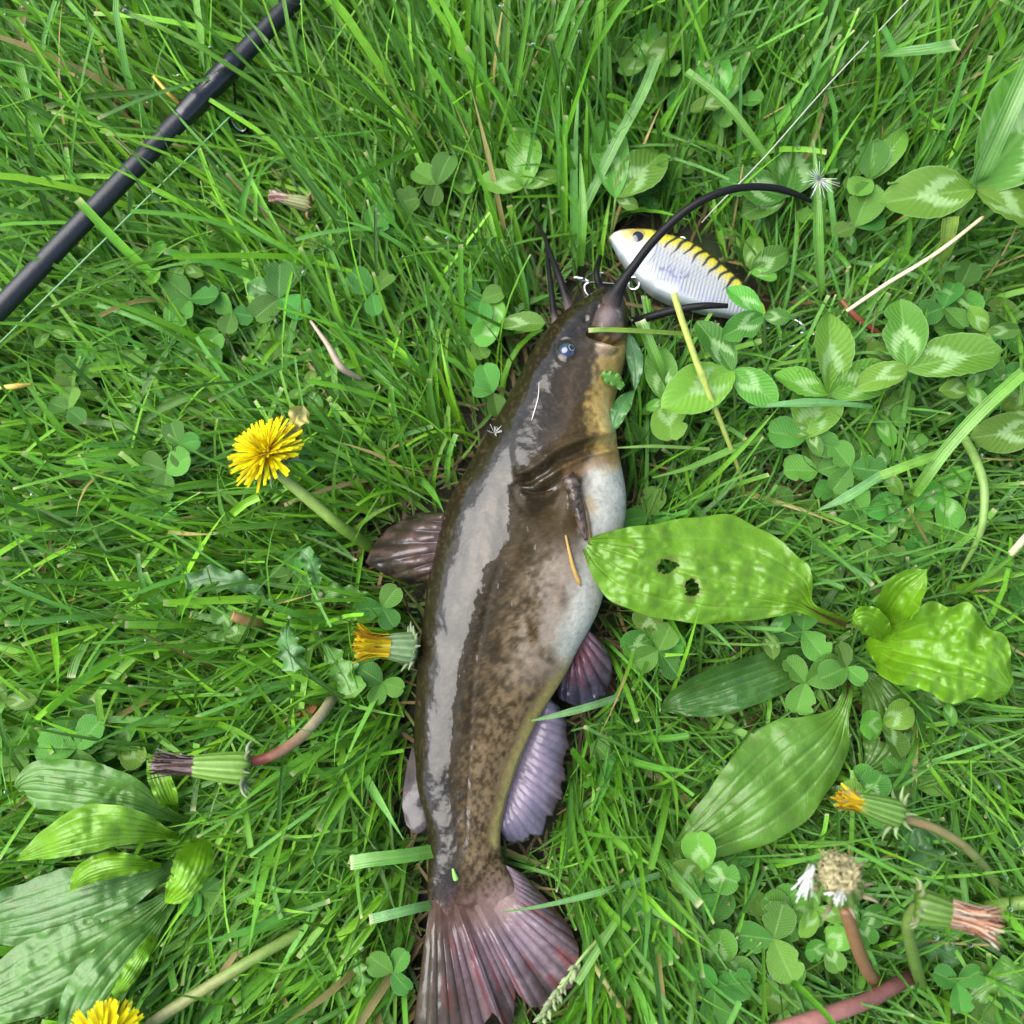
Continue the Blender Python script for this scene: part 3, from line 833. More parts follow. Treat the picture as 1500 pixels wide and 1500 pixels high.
    ring = lambda S0, H0, Y0, r, tilt: [(S0 + r * math.cos(t), H0 + r * math.sin(t) * math.cos(tilt), Y0 + r * math.sin(t) * math.sin(tilt)) for t in np.linspace(0, 2 * math.pi, 13)[:-1]]
    wire('line_eyelet', [(88, 22, 0), (88, 33, 1), (93, 42, 4), (100, 45, 5), (106, 40, 3), (104, 31, 0), (100, 23, 0)], .0007, root, M['steel'])
    wire('split_ring', ring(66, -52, 0, 9, .5), .0008, root, M['steel'], True)
    wire('split_ring', ring(52, -58, 2, 9, -.5), .0007, root, M['steel'], True)
    def treble(S0, H0, Y0, ang):
        q = np.array([math.cos(ang), math.sin(ang), 0])
        sh = [(S0, H0, Y0), (S0 + q[0] * 20, H0 + q[1] * 20, Y0 - 3), (S0 + q[0] * 42, H0 + q[1] * 42, Y0 - 8)]
        o = wire('treble_hook', sh, .0007, root, M['hook'])
        for r in range(3):
            a = ang + (r - 1) * 1.9
            dx, dy, dz = math.cos(a) * .9, math.sin(a) * .9, (-.4, .5, -.4)[r]
            e0 = sh[-1]
            wire('hook_point', [e0, (e0[0] + q[0] * 8 + dx * 6, e0[1] + q[1] * 8 + dy * 6, e0[2] + dz * 5), (e0[0] + q[0] * 8 + dx * 17, e0[1] + q[1] * 8 + dy * 17, e0[2] + dz * 14),
                               (e0[0] + dx * 24, e0[1] + dy * 24, e0[2] + dz * 20), (e0[0] - q[0] * 12 + dx * 25, e0[1] - q[1] * 12 + dy * 25, e0[2] + dz * 22)], .0006, o, M['steel'])
    treble(46, -64, 0, math.radians(-160))
    wire('split_ring', ring(268, -12, 0, 8, .6), .0007, root, M['steel'], True)
    treble(276, -14, 6, math.radians(16))
build_lure()

# ------------------------------------------------------------------ fishing rod, guide, lines
ROD_POLY = [(-20, 455), (428, -25), (470, -25), (-20, 500)]
def build_rod():
    A = at(0, 452, .050); B = at(431, 0, .054)
    d = B - A; L = np.linalg.norm(d); d = d / L
    root = thing('fishing_rod', 'slim matt black fishing rod lying across the tall grass in the corner', 'fishing rod', A * [1, 1, 0])
    m = plain('black_graphite', (.014, .015, .018), .42, spec=.5, noise=.35, nscale=900)
    m2 = plain('black_thread_wrap', (.008, .008, .010), .30, spec=.5, noise=.4, nscale=1500, coat=.4)
    x = np.linspace(-.45, L + .55, 60)
    r = np.interp(x, [-.45, 0, L, L + .55], [.0054, .0050, .0048, .0044])
    part('blank', *[(q) for q in tube(A + x[:, None] * d, r, 28)[:2]], m, root, tris=tube(A + x[:, None] * d, r, 28)[2])
    f = lambda u, v: float(np.dot(at(u, v, .052) - A, d))
    x0, x1 = f(262, 172), f(352, 92)
    t = np.linspace(0, 1, 70)
    rr = np.interp(t, [0, .03, .07, .30, .38, .44, .52, .60, .86, .94, 1.0], [.0049, .0053, .0056, .0060, .0055, .0054, .0056, .0060, .0062, .0058, .0050]) + .00008 * np.sin(t * 260)
    xs = x0 + (x1 - x0) * t
    V_, F_, T_, _ = tube(A + xs[:, None] * d, rr, 28)
    part('thread_wrap', V_, F_, m2, root, tris=T_)
    # guide
    g0 = A + d * (x0 + (x1 - x0) * .62)
    side = np.cross(d, [0, 0, 1.0]); side /= np.linalg.norm(side)
    cen = at(350, 178, .034)
    toc = cen - g0; toc /= np.linalg.norm(toc)
    m3 = plain('black_guide_frame', (.01, .01, .012), .25, metal=.6)
    ang = np.linspace(0, 2 * math.pi, 40)
    nrm = np.cross(toc, d); nrm /= np.linalg.norm(nrm)
    r1 = .0062
    loop = cen + r1 * (np.cos(ang)[:, None] * toc + np.sin(ang)[:, None] * (.45 * nrm + .5 * d))
    V_, F_, T_, _ = tube(loop, .00075, 8)
    gd = part('line_guide', V_, F_, m3, root, tris=T_)
    for a0, a1, wv in ((.40, -.5, .00065), (.85, .4, .00065)):
        s0 = A + d * (x0 + (x1 - x0) * a0) + toc * .004
        e0 = cen - toc * r1 * .9 + d * a1 * .003
        V_, F_, T_, _ = tube(np.array([s0, s0 * .5 + e0 * .5 + toc * .001, e0]), wv, 8)
        o = part('guide_leg', V_, F_, m3, None, tris=T_, base=root.location); o.parent = gd; o.location = (0, 0, 0)
    a2 = np.linspace(0, 2 * math.pi, 40)
    V_, F_, T_, _ = tube(cen + r1 * .86 * (np.cos(a2)[:, None] * toc + np.sin(a2)[:, None] * (.45 * nrm + .5 * d)), .0005, 8)
    o = part('guide_ring', V_, F_, M['steel'], None, tris=T_, base=root.location); o.parent = gd; o.location = (0, 0, 0)
    return cen
GUIDE = build_rod()

m_line = plain('braided_line', (.16, .34, .13), .5, noise=.15, nscale=2500)
m_line2 = plain('pale_leader', (.36, .38, .29), .4, noise=.1, nscale=2500)
def line_thing(pts, r, mat, label):
    Q = cat(pts, 60)
    V_, F_, T_, _ = tube(at(Q[:, 0], Q[:, 1], Q[:, 2]), r, 8)
    o = part('fishing_line', V_, F_, mat, None, tris=T_, base=at(*pts[0][:2], 0))
    return tag(o, label, 'fishing line')
line_thing([(-80, 582, .046), (0, 502, .047), (120, 384, .049), (230, 276, .050), (338, 170, .048)], .00042, m_line, 'thin green fishing line running beside the black rod to its guide')
line_thing([(1028, 326, .036), (1048, 304, .044), (1120, 230, .060), (1210, 128, .075), (1330, 0, .085), (1400, -75, .085)], .00030, m_line2, 'taut pale line rising from the lure towards the top edge')

# ------------------------------------------------------------------ broad leaves
OBST = []      # (polygon in the photograph, height) of things that press the grass down

def leaf_grid(rows, ns=90, nt=44):
    """rows: u, v, z, left width px, right width px, left edge lift, right edge lift"""
    Q = cat(rows, ns)
    t = np.linspace(0, 1, ns); s = np.linspace(-1, 1, nt)
    T = np.gradient(Q[:, :2], axis=0); T /= np.linalg.norm(T, axis=1)[:, None] + 1e-9
    Nn = np.stack([T[:, 1], -T[:, 0]], 1)                    # towards the leaf's left looking to the tip
    w = np.where(s[None, :] < 0, np.maximum(Q[:, 3:4], .3), np.maximum(Q[:, 4:5], .3))
    off = -s[None, :] * w
    wav = 1 + .025 * np.sin(t * 23 + 1.3)[:, None] * np.abs(s)[None, :] ** 3 + .015 * np.sin(t * 51)[:, None] * np.abs(s)[None, :] ** 4
    UV = Q[:, None, :2] + Nn[:, None, :] * (off * wav)[..., None]
    a = np.abs(s)[None, :]
    z = Q[:, 2:3] + np.where(s[None, :] < 0, Q[:, 5:6], Q[:, 6:7]) * a ** 1.6
    return UV, z, t[:, None] + 0 * s[None, :], s[None, :] + 0 * t[:, None]

def broad_leaf(name, rows, parent, col, holes=(), pucker=.0012, petiole_col=None, petiole_t=.16, wav=.0012, edge_col=None, veins=5, seed=0, mat=None, ns=90, nt=44, obst=True):
    if rows[-1][0] < rows[0][0]: rows = [(r[0], r[1], r[2], r[4], r[3], r[6], r[5]) for r in rows]
    UV, z, t, s = leaf_grid(rows, ns, nt)
    # parallel veins pressed in, tissue puckered between them
    vein = np.zeros_like(t)
    for q in np.linspace(-1, 1, veins + 2)[1:-1]:
        vein += np.exp(-((s - q * .92) / (.05 if abs(q) < .05 else .035)) ** 2) * (1 if abs(q) < .05 else .6)
    env = sm(0, .15, t) * (1 - sm(.9, 1, t))
    pk = (.45 + .55 * np.abs(np.sin(s * math.pi * (veins + 1) / 2))) * (fbm(UV[..., 0] / 17 + seed, UV[..., 1] / 17, 2) - .5) * 1.7 * (.35 + 1.3 * sm(.35, .65, fbm(UV[..., 0] / 60 + seed, UV[..., 1] / 60 + 4, 2)))
    z = z - vein * .0009 * env + pk * pucker * env + (fbm(UV[..., 0] / 45 + seed * 3, UV[..., 1] / 45, 2) - .5) * .006 * env
    z = z + np.sin(t * 21 + seed) * np.abs(s) ** 2.5 * wav + np.sin(t * 47 + seed * 2 + s) * np.abs(s) ** 4 * wav * .6
    P = at(UV[..., 0], UV[..., 1], z)
    n1 = fbm(UV[..., 0] / 22 + seed, UV[..., 1] / 22 + 7, 4)
    c = np.asarray(col) * (.86 + .28 * n1)[..., None]
    c = lerp(c, np.asarray(col) * [1.2, 1.12, 1.3] + [.03, .035, .02], vein * .6 * env)
    if edge_col is not None: c = lerp(c, edge_col, sm(.90, 1.0, np.abs(s)) * .7)
    if petiole_col is not None:
        c = lerp(c, petiole_col, (1 - sm(petiole_t, petiole_t * 2.0, t + np.abs(s) * .35)) * .9)
    brown = sm(.71, .76, fbm(UV[..., 0] / 6 + 50 + seed, UV[..., 1] / 6, 3))
    c = lerp(c, [.13, .10, .03], brown * .4)
    F = grid_faces(ns, nt)
    U_, V_ = UV[..., 0].ravel(), UV[..., 1].ravel()
    for (hu, hv, ru, rv) in holes:
        q = np.hypot((U_ - hu) / ru, (V_ - hv) / rv) + (fbm(U_ / 6, V_ / 6, 3) - .5) * 1.1
        F = F[~(q[F] < 1).any(1)]
        c = lerp(c, [.16, .12, .035], (sm(1.7, 1.1, q) * .6).reshape(t.shape))
    o = part(name, P, F, mat or M['broad'], parent, {'Col': c.reshape(-1, 3), 'st': np.stack([s, t], -1).reshape(-1, 2)})
    if obst:
        poly = [tuple(p) for p in UV[::6, 0]] + [tuple(p) for p in UV[::-6, -1]]
        OBST.append((poly, float(np.median(z))))
    return o

def build_plantains():
    purple = [.075, .018, .022]
    bright = [.105, .240, .006]; mid = [.085, .215, .022]; dull = [.062, .15, .034]; dark = [.042, .12, .018]
    r = thing('plantain_plant', 'broadleaf plantain with bright holed leaf resting on the catfish belly side', 'plant', at(1238, 925, 0))
    broad_leaf('leaf', [(1240, 916, .026, 8, 8, .003, .003), (1212, 904, .034, 9, 9, .004, .004), (1186, 891, .040, 11, 11, .003, .003), (1168, 881, .044, 46, 18, .002, 0), (1150, 874, .047, 62, 30, .001, -.002), (1110, 863, .050, 84, 48, -.003, -.004),
                        (1060, 852, .053, 96, 62, -.005, -.005), (1010, 841, .056, 86, 70, -.006, -.005), (960, 827, .059, 68, 76, -.005, -.004), (920, 814, .061, 46, 72, -.004, -.004), (885, 803, .061, 25, 48, -.002, -.003), (864, 797, .060, 10, 22, 0, 0), (851, 793, .058, .5, .5, 0, 0)],
               r, bright, holes=[(978, 828, 12, 9), (1014, 862, 9, 12)], petiole_col=purple, petiole_t=.13, seed=1, ns=260, nt=130, pucker=.0014)
    broad_leaf('leaf', [(1244, 996, .018, 8, 8, .003, .003), (1240, 1020, .026, 9, 9, .003, .003), (1228, 1048, .024, 16, 18, 0, 0), (1205, 1080, .030, 44, 46, -.002, -.004), (1170, 1112, .034, 70, 66, -.003, -.005), (1125, 1150, .037, 66, 74, -.003, -.006),
                        (1075, 1190, .037, 52, 64, -.003, -.005), (1030, 1222, .034, 34, 40, -.003, -.003), (1000, 1240, .030, 14, 18, 0, 0), (984, 1252, .026, .5, .5, 0, 0)],
               r, [.080, .19, .018], petiole_col=purple, petiole_t=.10, seed=2, ns=150, nt=70, pucker=.0006)
    broad_leaf('leaf', [(1268, 945, .020, 6, 6, .004, .004), (1290, 946, .034, 26, 34, .010, .008), (1315, 954, .044, 52, 46, .016, .010), (1345, 962, .053, 84, 44, .014, .012), (1372, 967, .056, 82, 50, .008, .010), (1398, 973, .058, 90, 56, .006, .004), (1420, 980, .058, 70, 54, -.002, .006), (1445, 990, .057, 64, 34, -.006, .002), (1464, 1000, .055, 36, 30, -.008, 0), (1480, 1008, .050, 10, 12, 0, 0)],
               r, [.115, .27, .006], seed=3, ns=120, nt=70, pucker=.0030, wav=.0040, edge_col=[.2, .38, .04])
    broad_leaf('leaf', [(1290, 928, .022, 8, 8, .004, .004), (1296, 912, .040, 16, 24, .008, .012), (1306, 890, .054, 24, 34, .010, .014), (1322, 866, .062, 26, 34, .008, .010), (1342, 848, .066, 18, 22, .004, .004), (1358, 834, .068, .8, .8, 0, 0)],
               r, [.11, .26, .006], seed=4, ns=70, nt=40, pucker=.0012, edge_col=[.2, .38, .04])
    broad_leaf('leaf', [(1298, 938, .030, 6, 6, .004, .004), (1290, 926, .044, 18, 14, .008, .006), (1276, 914, .054, 24, 18, .010, .004), (1262, 908, .058, 20, 16, .004, 0), (1248, 912, .056, 3, 3, 0, 0)],
               r, [.11, .26, .008], seed=5, ns=50, nt=34, wav=.003, edge_col=[.2, .38, .04])
    broad_leaf('leaf', [(1210, 962, .010, 8, 8, 0, 0), (1170, 972, .017, 24, 26, .004, 0), (1120, 990, .022, 34, 34, .008, 0), (1070, 1008, .026, 36, 36, .012, 0), (1020, 1024, .026, 32, 28, .010, 0), (985, 1034, .022, 18, 12, .004, 0), (965, 1040, .018, 1, 1, 0, 0)],
               r, dark, petiole_col=purple, petiole_t=.07, seed=6, ns=80, nt=44)
    broad_leaf('leaf', [(1262, 985, .010, 8, 8, 0, 0), (1285, 1015, .016, 24, 26, .003, .004), (1300, 1050, .020, 34, 40, .003, .006), (1300, 1085, .022, 32, 44, 0, .006), (1285, 1112, .020, 24, 26, 0, 0), (1262, 1130, .016, 1, 1, 0, 0)],
               r, [.065, .15, .024], holes=[(1318, 1065, 14, 8), (1296, 1078, 8, 6)], seed=7, ns=70, nt=44)
    broad_leaf('leaf', [(1370, 860, .010, 8, 8, 0, 0), (1385, 820, .015, 30, 30, .002, .002), (1400, 775, .018, 44, 40, .002, .002), (1410, 730, .018, 42, 36, 0, 0), (1412, 690, .015, 26, 22, 0, 0), (1408, 660, .012, 1, 1, 0, 0)],
               r, [.035, .085, .028], seed=8, ns=60, nt=34, obst=False)

    q = thing('plantain_plant', 'ribbed plantain rosette with wrinkled yellow green leaves near the lower left corner', 'plant', at(285, 1222, 0))
    broad_leaf('leaf', [(290, 1212, .012, 5, 5, 0, 0), (258, 1198, .024, 7, 8, .001, .001), (228, 1184, .032, 14, 16, .001, .001), (190, 1170, .038, 32, 28, 0, -.001), (145, 1160, .041, 40, 34, -.002, -.002), (95, 1152, .042, 40, 36, -.003, -.003), (55, 1146, .040, 32, 40, -.003, -.003), (32, 1150, .038, 14, 26, 0, 0), (26, 1158, .036, 2, 4, 0, 0)][::1],
               q, [.075, .19, .024], seed=11, ns=120, nt=60, pucker=.0018)
    broad_leaf('leaf', [(272, 1226, .014, 4, 4, 0, 0), (246, 1222, .030, 8, 8, .001, .001), (215, 1218, .042, 24, 16, 0, -.002), (170, 1216, .050, 38, 24, -.004, -.004), (125, 1222, .053, 40, 28, -.006, -.004), (80, 1236, .050, 28, 22, -.005, -.003), (45, 1250, .043, 12, 10, 0, 0), (20, 1262, .036, .6, .6, 0, 0)],
               q, [.13, .29, .012], seed=12, ns=120, nt=60, pucker=.0013, edge_col=[.2, .38, .06])
    broad_leaf('leaf', [(236, 1268, .024, 3, 3, 0, 0), (215, 1268, .036, 10, 8, 0, 0), (185, 1268, .044, 19, 14, -.003, -.006), (150, 1274, .046, 24, 16, -.004, -.008), (122, 1286, .042, 18, 12, -.003, -.004), (102, 1306, .034, .8, .8, 0, 0)],
               q, [.14, .31, .010], seed=13, ns=70, nt=40, edge_col=[.22, .4, .06])
    broad_leaf('leaf', [(298, 1228, .020, 10, 10, 0, 0), (292, 1246, .036, 24, 22, .006, -.004), (284, 1272, .046, 32, 24, .004, -.006), (272, 1296, .046, 26, 20, 0, -.004), (256, 1312, .040, 20, 14, .004, 0), (242, 1322, .034, 2, 2, 0, 0)],
               q, [.14, .32, .008], seed=14, ns=70, nt=40, edge_col=[.22, .4, .06])
    broad_leaf('leaf', [(258, 1195, .016, 3, 3, 0, 0), (250, 1178, .028, 12, 12, .002, .002), (240, 1155, .036, 17, 18, .004, .002), (230, 1130, .038, 14, 16, .003, 0), (222, 1112, .034, 6, 8, 0, 0), (217, 1104, .030, 1, 1, 0, 0)],
               q, [.13, .30, .012], seed=15, ns=60, nt=36, wav=.0022, edge_col=[.22, .4, .08])
    broad_leaf('leaf', [(262, 1262, .010, 5, 5, 0, 0), (225, 1280, .018, 18, 18, 0, 0), (175, 1300, .024, 38, 34, 0, 0), (120, 1318, .026, 50, 44, -.002, -.002), (60, 1338, .025, 52, 44, -.002, -.002), (0, 1352, .022, 40, 34, 0, 0), (-40, 1366, .018, 2, 2, 0, 0)],
               q, [.080, .19, .042], seed=16, ns=110, nt=54, pucker=.0008)
    broad_leaf('leaf', [(270, 1290, .008, 5, 5, 0, 0), (225, 1330, .016, 14, 14, 0, 0), (170, 1370, .024, 40, 36, 0, 0), (105, 1410, .028, 58, 48, -.002, -.002), (35, 1446, .028, 56, 48, -.002, -.002), (-40, 1480, .024, 30, 26, 0, 0), (-80, 1500, .02, 2, 2, 0, 0)],
               q, [.085, .20, .038], seed=17, ns=110, nt=54, pucker=.0016)
    broad_leaf('leaf', [(262, 1312, .010, 4, 4, 0, 0), (230, 1352, .022, 14, 12, 0, 0), (196, 1394, .032, 40, 26, .002, -.003), (160, 1440, .036, 50, 30, 0, -.004), (128, 1490, .034, 46, 26, 0, -.003), (104, 1540, .028, 20, 14, 0, 0), (96, 1565, .02, 1, 1, 0, 0)],
               q, [.080, .20, .034], seed=18, ns=100, nt=50, pucker=.0012)
    broad_leaf('leaf', [(232, 1360, .016, 3, 3, 0, 0), (214, 1390, .036, 10, 9, 0, 0), (196, 1420, .042, 14, 12, 0, -.004), (178, 1446, .042, 11, 9, 0, -.002), (160, 1468, .036, .8, .8, 0, 0)],
               q, [.13, .30, .012], seed=19, ns=50, nt=30)
    broad_leaf('leaf', [(238, 1112, .010, 5, 5, 0, 0), (222, 1100, .016, 20, 18, 0, 0), (204, 1088, .020, 22, 20, 0, 0), (186, 1078, .018, 12, 10, 0, 0), (176, 1074, .014, 1, 1, 0, 0)],
               q, [.055, .15, .05], seed=20, ns=40, nt=28, obst=False)
build_plantains()

def lobed_leaf(name, pts, wpx, parent, col, z0=.02, z1=.035, lobes=4, seed=0):
    """a toothed dandelion leaf along pts (u, v), widest towards the tip"""
    Q = cat([(p[0], p[1]) for p in pts], 14)
    t = np.linspace(0, 1, 14)
    env = np.interp(t, [0, .12, .3, .55, .8, .93, 1], [.10, .16, .5, .8, 1, .6, .02]) * wpx
    saw = .42 + .58 * np.abs(((t * lobes) % 1.0))
    env = env * np.where(t < .86, saw, 1)
    rows = []
    for k in range(14):
        rows.append((Q[k, 0], Q[k, 1], z0 + (z1 - z0) * math.sin(min(1, t[k] * 1.3) * math.pi / 2), env[k], env[k] * (.85 + .3 * ((k * 7 + seed) % 3) / 3), .002 * math.sin(k + seed), -.002 * math.cos(k + seed)))
    return broad_leaf(name, rows, parent, col, veins=1, pucker=.0009, seed=seed, ns=72, nt=26, obst=False, edge_col=[.10, .22, .06])

# ------------------------------------------------------------------ dandelions
def petal_mesh(i, w=.0018):
    ns, nt = 7, 3
    t = np.linspace(0, 1, ns); s = np.linspace(-1, 1, nt)
    wd = w / .017 * np.interp(t, [0, .15, .8, 1], [.35, .8, 1, .75]) / 2
    X = t[:, None] + 0 * s; X = X - .05 * (np.abs(s)[None, :] < .5) * (t[:, None] > .95) * (i % 2)
    Y = s[None, :] * wd[:, None]
    Z = (-.10 + .06 * i) * t[:, None] ** 2 + .18 * np.abs(Y) + .02 * math.sin(i) * np.sin(t * 9)[:, None]
    c = lerp([.56, .36, .003], [.72, .66, .005], sm(0, .5, t)[:, None] + 0 * s)
    return make_mesh('petal', np.stack([X, Y, Z], -1), grid_faces(ns, nt), M['petal'], {'Col': c.reshape(-1, 3), 'st': np.stack(np.broadcast_arrays(s[None, :], t[:, None]), -1).reshape(-1, 2)})
PETALS = [petal_mesh(i) for i in range(4)]

def frame_of(axis):
    z = np.asarray(axis, float); z = z / np.linalg.norm(z)
    x = np.cross([0, 1.0, 0.1], z); x /= np.linalg.norm(x)
    return np.stack([x, np.cross(z, x), z], 1)

def lathe(c, Fm, prof, seg=26, ribs=0, amp=0.0):
    """prof rows (height, radius) about the axis of frame Fm at c"""
    prof = cat(prof, 22)
    th = np.linspace(0, 2 * math.pi, seg, endpoint=False)
    r = prof[:, 1:2] * (1 + amp * np.cos(th * ribs)[None, :])
    G = np.stack([r * np.cos(th), r * np.sin(th), prof[:, 0:1] + 0 * th], -1).reshape(-1, 3)
    st = np.stack(np.broadcast_arrays(np.cos(th * ribs)[None, :], np.linspace(0, 1, 22)[:, None]), -1).reshape(-1, 2)
    return G @ Fm.T + c, grid_faces(22, seg, True), st

def ribbon(P, W, up, col, fold=0.0):
    """thin strap along P with half widths W, lying across up"""
    P = np.asarray(P, float); n = len(P)
    T = np.gradient(P, axis=0); T /= np.linalg.norm(T, axis=1)[:, None]
    X = np.cross(T, up); X /= np.linalg.norm(X, axis=1)[:, None] + 1e-9
    W = np.broadcast_to(W, n)
    Nn = np.cross(X, T)
    V_ = np.stack([P - X * W[:, None], P + Nn * (fold * W)[:, None], P + X * W[:, None]], 1)
    st = np.stack(np.broadcast_arrays(np.array([-1, 0, 1.0])[None, :], np.linspace(0, 1, n)[:, None]), -1)
    return V_.reshape(-1, 3), grid_faces(n, 3), np.broadcast_to(np.asarray(col), (n * 3, 3)) if np.ndim(col) == 1 else np.repeat(col, 3, 0), st.reshape(-1, 2)

def bract(root, c, Fm, th, length, w, curl, h0, r0, col, seed):
    k = np.linspace(0, 1, 8)
    a = .9 + (curl - .9) * k + .35 * math.sin(seed * 3.1) * k
    rad = r0 + length * np.cumsum(np.sin(a)) / 8; hh = h0 + length * np.cumsum(np.cos(a)) / 8
    L = np.stack([rad * math.cos(th), rad * math.sin(th), hh], 1)
    P = L @ Fm.T + c
    up = Fm @ np.array([math.cos(th), math.sin(th), .3])
    V_, F_, T_, st = tube(P, w * .72 * np.interp(k, [0, .3, 1], [.8, 1, .2]), 7)
    part('bract', V_, F_, M['stem'], root, {'Col': np.tile(np.asarray(col) * (.8 + .4 * ((seed * 7) % 5) / 5), (len(V_), 1)), 'st': st}, tris=T_)

def stem(root, pts, c0, c1, name='stem'):
    V_, F_, T_, st = px_tube(pts, 40, 12)
    c = lerp(c0, c1, sm(.2, .8, st[:, 0] + (fbm(st[:, 0] * 14, st[:, 1] * 3, 3) - .5) * .3))
    part(name, V_, F_, M['stem'], root, {'Col': c, 'st': st}, tris=T_)

def dandelion_flower(label, u, v, z, axis, size, stem_pts, sc0, sc1):
    root = thing('dandelion_flower', label, 'dandelion', at(stem_pts[-1][0], stem_pts[-1][1], 0), 'dandelions in bloom')
    c = at(u, v, z); Fm = frame_of(axis)
    V_, F_, st = lathe(c, Fm, [(-.013 * size, .0015), (-.0125 * size, .004 * size), (-.009 * size, .0062 * size), (-.003 * size, .0062 * size), (0, .0056 * size), (.0005, .0005)], 30, 10, .05)
    gc = lerp([.10, .19, .05], [.20, .30, .12], sm(-.3, .9, st[:, 0]))
    part('involucre', V_, F_, M['stem'], root, {'Col': gc, 'st': st})
    rnd = random.Random(int(u))
    for k in range(12):
        bract(root, c, Fm, k * 2 * math.pi / 12 + rnd.random() * .3, .012 * size, .0015, 1.2 + rnd.random() * 1.4, -.010 * size, .005 * size, [.20, .28, .14], k)
    b = c - np.array(root.location)
    for n, ln, el, h in ((40, .0190, 90, .0), (40, .0178, 77, .0008), (38, .0156, 62, .0016), (32, .0128, 46, .0022), (22, .0098, 26, .0026), (16, .0078, 14, .0028), (10, .0066, 4, .003)):
        for k in range(n):
            a = (k + rnd.random() * .7) * 2 * math.pi / n
            e = math.radians(el + rnd.uniform(-9, 9))
            X = np.array([math.sin(e) * math.cos(a), math.sin(e) * math.sin(a), math.cos(e)])
            Yv = np.array([-math.sin(a), math.cos(a), 0]); Zv = np.cross(X, Yv)
            Rm = Fm @ np.stack([X, Yv, Zv], 1)
            l = ln * size * rnd.uniform(.85, 1.08)
            pos = b + Fm @ np.array([math.cos(a) * .0022, math.sin(a) * .0022, h])
            o = add('petal', PETALS[rnd.randrange(4)], root)
            o.matrix_local = Matrix.Translation(Vector(pos)) @ Matrix(Rm.tolist()).to_4x4() @ Matrix.Diagonal((l, l * rnd.uniform(.9, 1.2), l, 1))
    stem(root, stem_pts, sc0, sc1)
    return root

def closed_head(label, u, v, z, axis, length, rad, tuft_len, tuft_cols, stem_pts, sc0, sc1, green=((.07, .16, .02), (.17, .30, .06)), tuft_r=1.0, tuft_n=110, splay=.25, base_bracts=9, bract_col=(.20, .26, .15), curl=2.6, barrel=1.0, tuft_w=1.0, cap=None):
    root = thing('dandelion_bud', label, 'dandelion', at(stem_pts[-1][0], stem_pts[-1][1], 0), 'closed and spent dandelion heads')
    c = at(u, v, z); Fm = frame_of(axis)
    V_, F_, st = lathe(c, Fm, [(-length / 2, .0012), (-length * .49, rad * .7), (-length * .36, rad * 1.0), (0, rad * .93 * barrel), (length * .32, rad * .76), (length * .5, rad * .62), (length * .49, rad * .3)], 48, 12, .06)
    gc = lerp(green[0], green[1], sm(-.5, .9, st[:, 0])); gc = lerp(gc, [.10, .07, .05], sm(.93, 1, st[:, 1]) * .5)
    part('involucre', V_, F_, M['stem'], root, {'Col': gc, 'st': st})
    rnd = np.random.default_rng(int(u + v))
    Vs, Fs, Cs, Ss = [], [], [], []; nv = 0
    for k in range(tuft_n):
        a = rnd.uniform(0, 2 * math.pi); q = math.sqrt(rnd.uniform(0, 1)) * rad * .72 * tuft_r
        tl = tuft_len * rnd.uniform(.65, 1.05); dv = rnd.normal(0, splay, 2)
        kk = np.linspace(0, 1, 6)
        x = q * math.cos(a) * (1 - .25 * kk) + dv[0] * tl * kk ** 2; y = q * math.sin(a) * (1 - .25 * kk) + dv[1] * tl * kk ** 2
        zz = length * .30 + (tl + length * .12) * kk
        P = np.stack([x, y, zz], 1) @ Fm.T + c
        col = np.array(tuft_cols[rnd.integers(len(tuft_cols))]) * rnd.uniform(.7, 1.25)
        V1, F1, C1, S1 = ribbon(P, np.interp(kk, [0, .7, 1], [.0006, .0008, .0004]) * tuft_w, Fm @ np.array([math.cos(a), math.sin(a), .2]), col, .4)
        Vs.append(V1); Fs.append(F1 + nv); Cs.append(C1); Ss.append(S1); nv += len(V1)
    t_ = part('tuft', np.vstack(Vs), np.vstack(Fs), M['petal'], root, {'Col': np.vstack(Cs), 'st': np.vstack(Ss)})
    t_['kind'] = 'stuff'
    if cap:
        V_, F_, st = lathe(c, Fm, [(length * .30, rad * .60), (length * .46, rad * .86), (length * .58, rad * .80), (length * .68, rad * .5), (length * .70, rad * .05)], 36, 7, .05)
        V_ = V_ + (np.random.default_rng(3).random(V_.shape) - .5) * .0018
        part('receptacle', V_, F_, M['dry'], root, {'Col': np.asarray(cap) * (.35 + 1.0 * np.random.default_rng(4).random(len(st)))[:, None], 'st': st})
    for k in range(base_bracts):
        bract(root, c, Fm, k * 2 * math.pi / base_bracts + rnd.uniform(0, .5), length * rnd.uniform(.3, .5), .0015, curl + rnd.uniform(-.5, .5), -length * .47, rad * .75, list(bract_col), k)
    stem(root, stem_pts, sc0, sc1)
    return root

